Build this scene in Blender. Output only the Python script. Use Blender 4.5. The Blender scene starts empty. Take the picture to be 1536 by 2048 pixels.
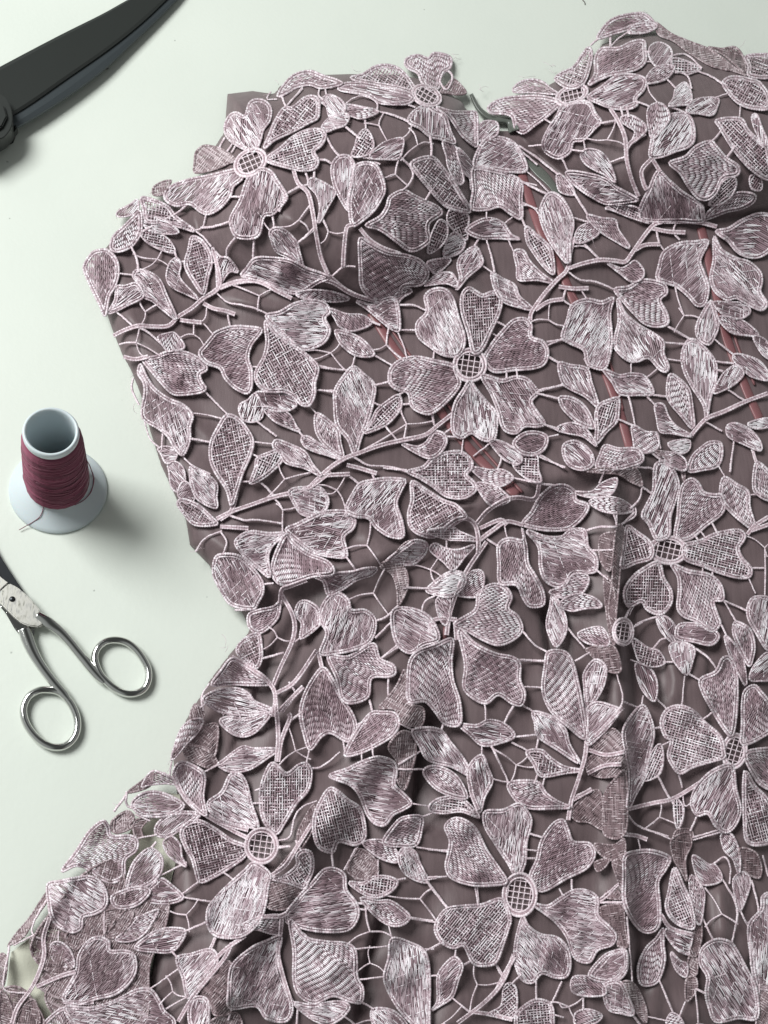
import bpy, math, random
import numpy as np
from mathutils import Matrix
R_=random.Random(7); rng=np.random.default_rng(7)
C=bpy.context.scene.collection; SC=bpy.context.scene
# ------------------------------------------------------------ camera, world, lamps, exposure
F=2200.0; CX,CY=768.0,1024.0; NAD=(245.0,1955.0); CAMH=0.511
nh=np.array([NAD[0]-CX,NAD[1]-CY,F]); nh/=np.linalg.norm(nh)
Zc=-nh; Xc=np.array([1.,0,0]); Xc=Xc-Xc.dot(Zc)*Zc; Xc/=np.linalg.norm(Xc); Yc=np.cross(Zc,Xc)
RW=np.array([Xc,Yc,Zc])                       # camera (right,down,forward) -> world
def W(u,v,z):
    """point of the real scene at height z seen at photograph position u,v"""
    u=np.asarray(u,float);v=np.asarray(v,float);z=np.asarray(z,float)+0*u
    d=np.stack([u-CX,v-CY,np.full_like(u,F)],-1)@RW.T
    t=(z-CAMH)/d[...,2]
    p=d*t[...,None]; p[...,2]=z
    return p
cam=bpy.data.cameras.new('camera'); co=bpy.data.objects.new('camera',cam); C.objects.link(co)
cam.sensor_fit='HORIZONTAL'; cam.sensor_width=36; cam.lens=36*F/1536; cam.clip_start=0.01; cam.clip_end=30
M=Matrix.Identity(4)
for i,ax in enumerate([np.array([1.,0,0]),np.array([0,-1.,0]),np.array([0,0,-1.])]):
    w=RW@ax
    for j in range(3): M[j][i]=w[j]
M[2][3]=CAMH; co.matrix_world=M; SC.camera=co
wd=bpy.data.worlds.new('World'); SC.world=wd; wd.use_nodes=True
wn=wd.node_tree.nodes; wl=wd.node_tree.links; bg=wn['Background']
tc=wn.new('ShaderNodeTexCoord'); sp=wn.new('ShaderNodeSeparateXYZ'); mr=wn.new('ShaderNodeMapRange'); rp=wn.new('ShaderNodeValToRGB')
wl.new(tc.outputs['Generated'],sp.inputs[0]); wl.new(sp.outputs['X'],mr.inputs['Value'])
mr.inputs['From Min'].default_value=-1; mr.inputs['From Max'].default_value=1
wl.new(mr.outputs[0],rp.inputs[0]); wl.new(rp.outputs[0],bg.inputs[0])
e=rp.color_ramp.elements; e.new(.35); e.new(.47); e.new(.64); e.new(.76)
for q_,(p_,c_) in zip(e,[(0,.78),(.34,.46),(.45,.10),(.62,.10),(.74,.42),(1,.30)]): q_.position=p_; q_.color=(c_*.97,c_*1.02,c_,1)
bg.inputs[1].default_value=0.66
def area(name,loc,tgt,sx,sy,pw,col):
    l=bpy.data.lights.new(name,'AREA'); l.shape='RECTANGLE'; l.size=sx; l.size_y=sy; l.energy=pw; l.color=col
    o=bpy.data.objects.new(name,l); C.objects.link(o); o.location=loc
    from mathutils import Vector
    o.rotation_euler=(Vector(tgt)-Vector(loc)).to_track_quat('-Z','Y').to_euler(); return o
area('window_light',(-1.1,0.74,1.38),(0.05,0.1,0),0.85,0.85,44,(0.98,1.0,0.985))
SC.view_settings.view_transform='Standard'; SC.view_settings.look='None'; SC.view_settings.gamma=1
SC.view_settings.use_curve_mapping=False; SC.view_settings.exposure=0.0
MM=0.001; PX=0.000236
# ------------------------------------------------------------ helpers
def empty(name,loc=(0,0,0)):
    o=bpy.data.objects.new(name,None); C.objects.link(o); o.location=loc; o.empty_display_size=.01; return o
def link(name,me,mat,parent=None,label=None,cat=None,group=None,kind=None,smooth=True):
    o=bpy.data.objects.new(name,me); C.objects.link(o)
    if mat: me.materials.append(mat)
    if parent: o.parent=parent; o.matrix_parent_inverse=parent.matrix_basis.inverted()
    for k,x in (('label',label),('category',cat),('group',group),('kind',kind)):
        if x: o[k]=x
    if smooth: me.polygons.foreach_set('use_smooth',[True]*len(me.polygons))
    return o
class MB:
    """collects vertices, faces and a thread tone per vertex"""
    def __init__(s): s.v=[];s.f=[];s.t=[];s.n=0
    def grid(s,P,tone,closed=False,cap=False):     # P: (rows,cols,3)
        r,c,_=P.shape; idx=np.arange(r*c).reshape(r,c)+s.n
        s.v.append(P.reshape(-1,3)); s.t.append(np.broadcast_to(tone,(r,c)).reshape(-1) if np.ndim(tone) else np.full(r*c,float(tone)))
        j=np.arange(c if closed else c-1); j2=(j+1)%c
        a=idx[:-1][:,j];b=idx[:-1][:,j2];d=idx[1:][:,j2];e=idx[1:][:,j]
        s.f.append(np.stack([a,b,d,e],-1).reshape(-1,4)); s.n+=r*c
        if cap:
            s.caps=getattr(s,'caps',[]); s.caps+=[list(idx[0][::-1]),list(idx[-1])]
    def mesh(s,name):
        me=bpy.data.meshes.new(name); V=np.concatenate(s.v); Fq=np.concatenate(s.f); caps=getattr(s,'caps',[])
        if caps:
            me.from_pydata(V.tolist(),[],Fq.tolist()+caps)
        else:
            me.vertices.add(len(V)); me.vertices.foreach_set('co',V.astype(np.float32).ravel())
            me.loops.add(len(Fq)*4); me.loops.foreach_set('vertex_index',Fq.astype(np.int32).ravel())
            me.polygons.add(len(Fq)); me.polygons.foreach_set('loop_start',np.arange(len(Fq),dtype=np.int32)*4)
            me.update(calc_edges=True)
        at=me.attributes.new('tone','FLOAT','POINT'); at.data.foreach_set('value',np.concatenate(s.t).astype(np.float32))
        me.validate(); return me
def crom(P,closed=True,n=6):
    P=np.array(P,float)
    if not closed: P=np.vstack([2*P[0]-P[1],P,2*P[-1]-P[-2]])
    N=len(P); out=[]
    rg=range(N) if closed else range(1,N-2)
    for i in rg:
        p0,p1,p2,p3=P[(i-1)%N],P[i],P[(i+1)%N],P[(i+2)%N]
        for k in range(n):
            t=k/n; out.append(.5*((2*p1)+(-p0+p2)*t+(2*p0-5*p1+4*p2-p3)*t*t+(-p0+3*p1-3*p2+p3)*t**3))
    if not closed: out.append(P[-2])
    return np.array(out)
def resample(P,step,closed):
    Q=np.vstack([P,P[:1]]) if closed else P
    L=np.r_[0,np.cumsum(np.hypot(*np.diff(Q,axis=0).T))]; n=max(4,int(round(L[-1]/step)))
    s=np.linspace(0,L[-1],n+1); 
    out=np.stack([np.interp(s,L,Q[:,0]),np.interp(s,L,Q[:,1])],-1)
    return out[:-1] if closed else out
def sdist(U,V,poly):
    """signed distance (inside positive) to polygon, vectorised"""
    P=np.array(poly,float); D=np.full(U.shape,1e9); ins=np.zeros(U.shape,bool); NX=np.zeros(U.shape+(2,))
    for i in range(len(P)):
        a=P[i];b=P[(i+1)%len(P)]; ab=b-a
        t=np.clip(((U-a[0])*ab[0]+(V-a[1])*ab[1])/(ab@ab+1e-9),0,1)
        qx=a[0]+t*ab[0]; qy=a[1]+t*ab[1]; d=np.hypot(U-qx,V-qy); m=d<D
        D=np.where(m,d,D); NX[...,0]=np.where(m,qx,NX[...,0]); NX[...,1]=np.where(m,qy,NX[...,1])
        if a[1]!=b[1]:
            c=((a[1]>V)!=(b[1]>V))&(U<(b[0]-a[0])*(V-a[1])/(b[1]-a[1])+a[0]); ins^=c
    return np.where(ins,D,-D),NX
def pdist(U,V,line):
    """distance, signed side and arc position to a polyline"""
    P=np.array(line,float); D=np.full(U.shape,1e9); S=np.zeros(U.shape); T=np.zeros(U.shape); n=len(P)-1
    for i in range(n):
        a=P[i];b=P[i+1];ab=b-a; t=np.clip(((U-a[0])*ab[0]+(V-a[1])*ab[1])/(ab@ab),0,1)
        dx=U-a[0]-t*ab[0]; dy=V-a[1]-t*ab[1]; d=np.hypot(dx,dy); m=d<D
        D=np.where(m,d,D); S=np.where(m,np.sign(ab[0]*dy-ab[1]*dx),S); T=np.where(m,(i+t)/n,T)
    return D,S,T
class Noise:
    def __init__(s,scale,seed,k=14):
        r=np.random.default_rng(seed); a=r.uniform(0,2*np.pi,k); f=2*np.pi/scale*r.uniform(.5,1.5,k)
        s.kx=np.cos(a)*f; s.ky=np.sin(a)*f; s.p=r.uniform(0,6.28,k); s.a=1/np.sqrt(k)*1.4
    def __call__(s,u,v):
        o=0
        for x,y,p in zip(s.kx,s.ky,s.p): o=o+np.sin(x*u+y*v+p)
        return o*s.a
# ------------------------------------------------------------ height of the dress over the table
SATIN=[(455,188),(505,182),(548,188),(560,172),(640,150),(700,148),(800,150),(850,160),(885,178),(925,205),(945,240),(985,262),(1020,262),(1030,215),(1080,180),(1130,152),(1180,120),(1205,88),(1260,70),(1330,66),(1400,95),(1470,108),(1536,118),(1700,140),(1720,600),(1720,1200),(1720,2200),(700,2200),(285,2200),(283,2048),(300,1960),(322,1860),(345,1740),(362,1640),(350,1560),(345,1500),(372,1440),(420,1360),(458,1310),(500,1262),(488,1232),(470,1200),(440,1170),(418,1130),(380,1090),(372,1040),(345,980),(322,930),(300,860),(282,790),(262,740),(245,710),(225,660),(205,600),(190,560),(192,520),(225,480),(265,440),(320,410),(372,412),(392,400),(402,370),(412,330),(432,290),(450,262),(452,225)]
CUPL=[(452,190),(505,182),(560,168),(700,140),(850,150),(930,200),(950,300),(946,400),(922,480),(870,545),(800,590),(720,606),(640,600),(560,572),(490,545),(440,520),(405,480),(392,430),(402,350),(440,270)]
CUPR=[(1002,215),(1050,175),(1130,140),(1200,86),(1300,66),(1420,96),(1500,112),(1620,140),(1720,250),(1660,400),(1530,425),(1450,438),(1380,444),(1300,436),(1220,408),(1130,350),(1060,290)]
G=4; OX,OY=-160,-100; GU,GV=np.meshgrid(np.arange(OX,1740,G),np.arange(OY,2210,G)); GU=GU.astype(float);GV=GV.astype(float)
ss=lambda x:np.clip(x,0,1)**2*(3-2*np.clip(x,0,1))
dS,_=sdist(GU,GV,SATIN)
def dome(poly,D,h,pw):
    d,_=sdist(GU,GV,poly); t=np.clip(d/D,0,1); return h*np.sin(t*np.pi/2)**pw
n1=Noise(260,1);n2=Noise(120,2);n3=Noise(60,3);n4=Noise(34,9);n5=Noise(75,12)
body=9*np.sqrt(1-(1-np.clip(dS/46,0,1))**2)+4*ss((dS-40)/200)
DC=np.maximum(dome(CUPL,170,29,.8),dome(CUPR,170,29,.8))
soft=np.where(dS<0,2.2*np.exp(dS/30),0)
H0=body+DC
# folds of the skirt and the gathered lace: (line, height mm, half width px, also lifts satin)
RIDGE=[([(470,1190),(560,1168),(650,1142),(740,1118),(800,1095),(850,1060),(940,1012),(1030,985),(1120,950),(1230,930),(1330,925)],10,26),
([(1236,925),(1230,1100),(1240,1300),(1248,1500),(1252,1700),(1262,2060)],13,38),
([(880,1370),(820,1430),(740,1510),(680,1590),(620,1680),(570,1720),(545,1800),(470,1900),(420,2060)],12,40),
([(520,1260),(440,1330),(380,1440),(330,1540),(240,1600),(170,1690),(120,1800),(60,1890),(10,1950)],9,28),
([(950,1060),(900,1140),(880,1240),(860,1300)],7,30),
([(1440,1210),(1400,1330),(1420,1500),(1400,1700)],4,60),
([(1350,1750),(1400,1900),(1380,2060)],5,50),
([(690,1180),(620,1290),(560,1420),(540,1540)],3,50),
([(1100,1230),(1140,1400),(1170,1600)],3,40)]
HR=np.zeros_like(GU)
for ln,h,w in RIDGE:
    d,s,t=pdist(GU,GV,ln); w_=np.where(s<0,w*.38,w) if h==13 else w; HR=np.maximum(HR,h*np.exp(-(d/w_)**2)*ss(t*8+.15)*ss((1-t)*8+.3))
# creases where the satin skirt panels fall over one another: sharp step on one side
STEP=[([(1075,1200),(1090,1290),(1105,1400),(1120,1480)],12),([(850,1400),(832,1500),(820,1600),(800,1660)],12),([(770,1790),(740,1880),(716,1960),(700,2060)],11),
([(330,1800),(300,1900),(282,1990),(270,2060)],5),([(1268,1000),(1262,1200),(1266,1500),(1262,1700),(1275,2060)],5),([(1410,1280),(1420,1500),(1440,1700)],4),([(960,1010),(860,1030),(800,1080)],3),([(560,1240),(500,1400),(450,1520)],4),([(1500,1900),(1480,2060)],5)]
HS=np.zeros_like(GU)
for ln,h in STEP:
    d,s,t=pdist(GU,GV,ln); sd=d*s; e=ss(t*6)*ss((1-t)*6)
    HS-=h*e*np.where(sd<0,np.exp(-(-sd)/55.)*ss(-sd/6+.2),0.2*np.exp(-sd/6))*1.0
wr=[([(464,188),(474,215),(488,245)],4,9),([(560,420),(600,450),(660,470)],2,14),([(900,560),(960,590),(1020,600)],2,14),([(640,860),(720,880),(790,870)],1.8,16),([(205,620),(260,640),(340,700),(420,740)],2.4,16),([(230,560),(320,600),(380,640)],1.6,14),([(520,560),(570,600),(640,640)],2,16),([(440,590),(520,610),(590,625)],2.2,12),
([(300,800),(390,850),(450,900)],2,16),([(350,940),(470,960),(560,930)],2,18),([(690,1010),(740,1080),(800,1120)],2.2,18),([(430,1060),(520,1030),(600,1010)],1.6,20),([(390,1060),(450,1100),(560,1090)],1.8,18),
([(1180,520),(1240,490),(1300,500)],1.6,18),([(1350,560),(1400,640),(1440,700)],1.8,20),([(1290,900),(1270,960),(1285,1000)],2,18),([(600,1180),(560,1260),(500,1340)],2,16),([(820,1160),(760,1240),(730,1300)],2,20),
([(1340,1300),(1350,1360),(1345,1420)],2.2,16),([(1440,1740),(1445,1830),(1450,1900)],3,18),([(1330,1930),(1310,1990),(1300,2060)],2,20)]
HW=np.zeros_like(GU)
for ln,h,w in wr:
    d,s,t=pdist(GU,GV,ln); HW+=1.25*h*1.0*np.exp(-(d/w)**2)*ss(t*3+.1)*ss((1-t)*3+.1)
inn=ss(dS/60)
SK=ss((GV-1080)/160)
HSAT=H0+1.3*SK*n1(GU*1.25,GV*.7)*inn+.55*HR*inn+HS*inn+HW*inn+(1.1*n1(GU,GV)+.45*n2(GU,GV))*inn*np.where(DC>0,.5,1)
from_out=np.where(dS<0,np.maximum(1.2,7.5*np.exp(dS/38.)),0)
HL=np.where(dS>0,np.maximum(H0,7.5*1.0),from_out)+HR+(1.0*n1(GU,GV)+(.7+.8*SK)*n5(GU,GV*.75)+1.6*SK*n1(GU*1.25,GV*.7))*inn+1.3
LOW=[(-160,2060),(0,1905),(60,1870),(100,1800),(130,1740),(200,1650),(230,1610),(300,1550),(360,1500),(420,1500),(420,2200),(-160,2200)]
dL,_=sdist(GU,GV,LOW); HL=np.maximum(HL,8.5*np.sqrt(1-(1-np.clip(dL/40,0,1))**2)+1.2)
HL=np.maximum(HL,HSAT+1.1)
def blur(A,k):
    for _ in range(k):
        B=np.pad(A,1,mode='edge'); A=(B[:-2,1:-1]+B[2:,1:-1]+B[1:-1,:-2]+B[1:-1,2:]+4*A)/8
    return A
HL=np.maximum(blur(HL,5),HSAT+1.0)
def samp(A,u,v):
    x=(np.asarray(u,float)-OX)/G; y=(np.asarray(v,float)-OY)/G
    x=np.clip(x,0,A.shape[1]-1.001); y=np.clip(y,0,A.shape[0]-1.001)
    i=x.astype(int); j=y.astype(int); a=x-i; b=y-j
    return (A[j,i]*(1-a)+A[j,i+1]*a)*(1-b)+(A[j+1,i]*(1-a)+A[j+1,i+1]*a)*b
hs=lambda u,v:samp(HSAT,u,v)*MM
hl=lambda u,v:samp(HL,u,v)*MM
# ------------------------------------------------------------ materials
def mat(name,col,rough=.5,metal=0,spec=.5):
    m=bpy.data.materials.new(name); m.use_nodes=True; b=m.node_tree.nodes['Principled BSDF']
    b.inputs['Base Color'].default_value=(*col,1); b.inputs['Roughness'].default_value=rough; b.inputs['Metallic'].default_value=metal
    b.inputs['Specular IOR Level'].default_value=spec; return m,m.node_tree.nodes,m.node_tree.links,b
def noise_bump(n,l,b,scale,strength,dist=.0002,detail=4,vec=None,coord='Object'):
    t=n.new('ShaderNodeTexCoord'); x=n.new('ShaderNodeTexNoise'); x.inputs['Scale'].default_value=scale; x.inputs['Detail'].default_value=detail
    mp=n.new('ShaderNodeMapping'); l.new(t.outputs[coord],mp.inputs[0]); l.new(mp.outputs[0],x.inputs['Vector'])
    if vec: mp.inputs['Scale'].default_value=vec[:3]
    if vec and len(vec)>3: mp.inputs['Rotation'].default_value=(0,0,vec[3])
    u=n.new('ShaderNodeBump'); u.inputs['Strength'].default_value=strength; u.inputs['Distance'].default_value=dist
    l.new(x.outputs['Fac'],u.inputs['Height']); l.new(u.outputs[0],b.inputs['Normal']); return x,u
def ramp(n,l,src,stops):
    r=n.new('ShaderNodeValToRGB'); e=r.color_ramp.elements
    while len(e)<len(stops): e.new(.5)
    for i,(p,c) in enumerate(stops): e[i].position=p; e[i].color=(*c,1)
    l.new(src,r.inputs[0]); return r
def thread_mat(name,stops,rough=.38,spec=.6):
    m,n,l,b=mat(name,(.4,.3,.33),rough,0,spec)
    a=n.new('ShaderNodeAttribute'); a.attribute_name='tone'
    r=ramp(n,l,a.outputs['Fac'],stops); l.new(r.outputs[0],b.inputs['Base Color'])
    b.inputs['Sheen Weight'].default_value=.25; b.inputs['Sheen Roughness'].default_value=.4
    b.inputs['Anisotropic'].default_value=.0
    return m
LACE=thread_mat('lace_thread',[(0,(.14,.09,.10)),(.3,(.32,.215,.25)),(.6,(.60,.49,.535)),(1,(.95,.90,.945))])
CORD=thread_mat('lace_cord',[(0,(.32,.21,.24)),(.5,(.66,.53,.58)),(1,(.93,.84,.89))],.45,.5)
BACK=thread_mat('lace_back',[(0,(.10,.062,.068)),(.5,(.25,.175,.19)),(1,(.70,.60,.63))],.5,.4)
SAT,n,l,b=mat('mauve_satin',(.165,.112,.12),.46,0,.32)
x,u=noise_bump(n,l,b,900,.25,.0003,3,(1,.22,1,.25))
t=n.new('ShaderNodeTexCoord'); x2=n.new('ShaderNodeTexNoise'); x2.inputs['Scale'].default_value=420; mp=n.new('ShaderNodeMapping'); mp.inputs['Scale'].default_value=(1,.12,1); mp.inputs['Rotation'].default_value=(0,0,.2)
l.new(t.outputs['Object'],mp.inputs[0]); l.new(mp.outputs[0],x2.inputs['Vector'])
r=ramp(n,l,x2.outputs['Fac'],[(.2,(.126,.090,.095)),(.8,(.168,.122,.128))]); l.new(r.outputs[0],b.inputs['Base Color'])
b.inputs['Sheen Weight'].default_value=.12
PINK,n,l,b=mat('rose_satin',(.24,.10,.108),.38,0,.5); noise_bump(n,l,b,900,.2,.0003,3)
GREEN,n,l,b=mat('grey_green_satin',(.12,.13,.115),.32,0,.5); noise_bump(n,l,b,700,.2,.0003,3)
CREAM,n,l,b=mat('cream_lining',(.62,.62,.52),.6,0,.3); noise_bump(n,l,b,900,.3,.0003,3)
# ------------------------------------------------------------ table
TB,n,l,b=mat('painted_board',(.62,.685,.62),.42,0,.35)
t=n.new('ShaderNodeTexCoord'); x=n.new('ShaderNodeTexNoise'); x.inputs['Scale'].default_value=9; x.inputs['Detail'].default_value=8; l.new(t.outputs['Object'],x.inputs['Vector'])
r=ramp(n,l,x.outputs['Fac'],[(.3,(.675,.715,.655)),(.7,(.71,.747,.685))])
vo=n.new('ShaderNodeTexVoronoi'); vo.inputs['Scale'].default_value=55; l.new(t.outputs['Object'],vo.inputs['Vector'])
xn=n.new('ShaderNodeTexNoise'); xn.inputs['Scale'].default_value=700; l.new(t.outputs['Object'],xn.inputs['Vector'])
ad=n.new('ShaderNodeMath'); ad.operation='ADD'; l.new(vo.outputs['Distance'],ad.inputs[0]); 
ml=n.new('ShaderNodeMath'); ml.operation='MULTIPLY'; ml.inputs[1].default_value=.09; l.new(xn.outputs['Fac'],ml.inputs[0]); l.new(ml.outputs[0],ad.inputs[1])
r2=ramp(n,l,ad.outputs[0],[(.058,(.25,.26,.24)),(.078,(1,1,1))]); mx=n.new('ShaderNodeMix'); mx.data_type='RGBA'; mx.blend_type='MULTIPLY'; mx.inputs[0].default_value=.6
l.new(r.outputs[0],mx.inputs[6]); l.new(r2.outputs[0],mx.inputs[7]); l.new(mx.outputs[2],b.inputs['Base Color'])
xb=n.new('ShaderNodeTexNoise'); xb.inputs['Scale'].default_value=420; xb.inputs['Detail'].default_value=5; l.new(t.outputs['Object'],xb.inputs['Vector'])
xc=n.new('ShaderNodeTexNoise'); xc.inputs['Scale'].default_value=45; l.new(t.outputs['Object'],xc.inputs['Vector'])
am=n.new('ShaderNodeMath'); am.operation='MULTIPLY_ADD'; am.inputs[1].default_value=2.5; l.new(xc.outputs['Fac'],am.inputs[0]); l.new(xb.outputs['Fac'],am.inputs[2])
bu=n.new('ShaderNodeBump'); bu.inputs['Strength'].default_value=.22; bu.inputs['Distance'].default_value=.0003; l.new(am.outputs[0],bu.inputs['Height']); l.new(bu.outputs[0],b.inputs['Normal'])
me=bpy.data.meshes.new('table_top'); me.from_pydata([(-1.6,-1.6,0),(1.6,-1.6,0),(1.6,1.6,0),(-1.6,1.6,0),(-1.6,-1.6,-.03),(1.6,-1.6,-.03),(1.6,1.6,-.03),(-1.6,1.6,-.03)],[],[(0,1,2,3),(7,6,5,4),(0,4,5,1),(1,5,6,2),(2,6,7,3),(3,7,4,0)])
link('table_top',me,TB,kind='structure',smooth=False)
# ------------------------------------------------------------ the dress
dress=empty('lace_dress',tuple(W(900,1200,0)))
dress['label']='dusty mauve strapless dress of satin under guipure flower lace, spread over the table'; dress['category']='dress'
def sheet(name,poly,hf,material,step=6,parent=dress,under=.0006,thick=None,**k):
    P=np.array(poly,float); u0,v0=P.min(0)-2*step; u1,v1=P.max(0)+2*step
    U,V=np.meshgrid(np.arange(u0,u1,step),np.arange(v0,v1,step)); d,N=sdist(U,V,P)
    near=(d<0)&(d>-step*1.05); U2=np.where(near,N[...,0],U); V2=np.where(near,N[...,1],V); ok=d>-step*1.05
    Z=hf(U2,V2); Z=np.where(near,np.maximum(Z,under),Z)
    P3=W(U2,V2,Z); idx=-np.ones(U.shape,int); idx[ok]=np.arange(ok.sum())
    a,b,c,e=idx[:-1,:-1],idx[1:,:-1],idx[1:,1:],idx[:-1,1:]; m=(a>=0)&(b>=0)&(c>=0)&(e>=0)
    Fq=np.stack([a[m],b[m],c[m],e[m]],-1); me=bpy.data.meshes.new(name); me.from_pydata(P3[ok].tolist(),[],Fq.tolist()); me.update()
    o=link(name,me,material,parent,**k)
    if thick: 
        s=o.modifiers.new('thickness','SOLIDIFY'); s.thickness=thick; s.offset=-1
    return o
sheet('satin_bodice_and_skirt',SATIN,hs,SAT,5)
# folded-over strap end of the satin and the grey-green facing between the cups
def band(name,line,w,zoff,material,crown=.0006,parent=dress,hf=hs,n=7,taper=None,**k):
    P=resample(crom(line,False),6,False); T=np.gradient(P,axis=0); T/=np.hypot(*T.T)[:,None]; N=np.stack([-T[:,1],T[:,0]],-1)
    s=np.linspace(-1,1,n); wd_=np.full(len(P),w/2.) if taper is None else np.interp(np.linspace(0,1,len(P)),*taper)*w/2
    U=P[:,0:1]+N[:,0:1]*s*wd_[:,None]; V=P[:,1:2]+N[:,1:2]*s*wd_[:,None]
    Z=hf(U,V)+zoff+crown*(1-s**2)
    b=MB(); top=W(U,V,Z); bot=W(U[:,::-1],V[:,::-1],Z[:,::-1]-crown*(1-s**2)-.0004); b.grid(np.concatenate([top,bot],1),.5,True,True)
    return link(name,b.mesh(name),material,parent,**k)
for ln,w in [([(742,625),(790,700),(850,775),(900,850),(960,920),(1035,992)],18),([(762,628),(812,700),(868,770),(925,850),(985,920),(1045,985)],6),
             ([(1035,320),(1060,400),(1085,470),(1125,550),(1165,640),(1205,730),(1238,820),(1262,905)],18),([(1130,560),(1185,650),(1225,740),(1246,820)],6),
             ([(1402,455),(1418,520),(1436,600),(1455,680),(1485,760),(1520,840)],18),([(1425,520),(1450,600),(1475,690),(1510,770)],6),([(900,1195),(893,1240),(888,1290)],9),([(905,320),(1000,330),(1010,355)],3)][:7]:
    band('boning_channel',ln,w,.0003,PINK,.0009)
band('facing_ribbon',[(942,188),(958,218),(985,238),(1018,242),(1028,262)],13,.0035,GREEN,.0015,taper=([0,.5,.8,1],[.6,1,1.1,1.8]))
band('facing_ribbon',[(1042,305),(1070,335),(1100,365),(1118,392)],17,.0004,GREEN,.0005,taper=([0,.5,1],[.8,1.2,.7]))
creamh=lambda u,v:.001+.0028*(1+np.sin((u-v*.35)/21.))*.5+.0008*(1+n2(u,v))
sheet('cream_lining',[(15,1960),(22,1905),(70,1868),(135,1815),(200,1740),(270,1650),(330,1585),(368,1590),(372,1650),(345,1750),(320,1870),(295,1960),(280,2120),(0,2120)],creamh,CREAM,5)
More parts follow.
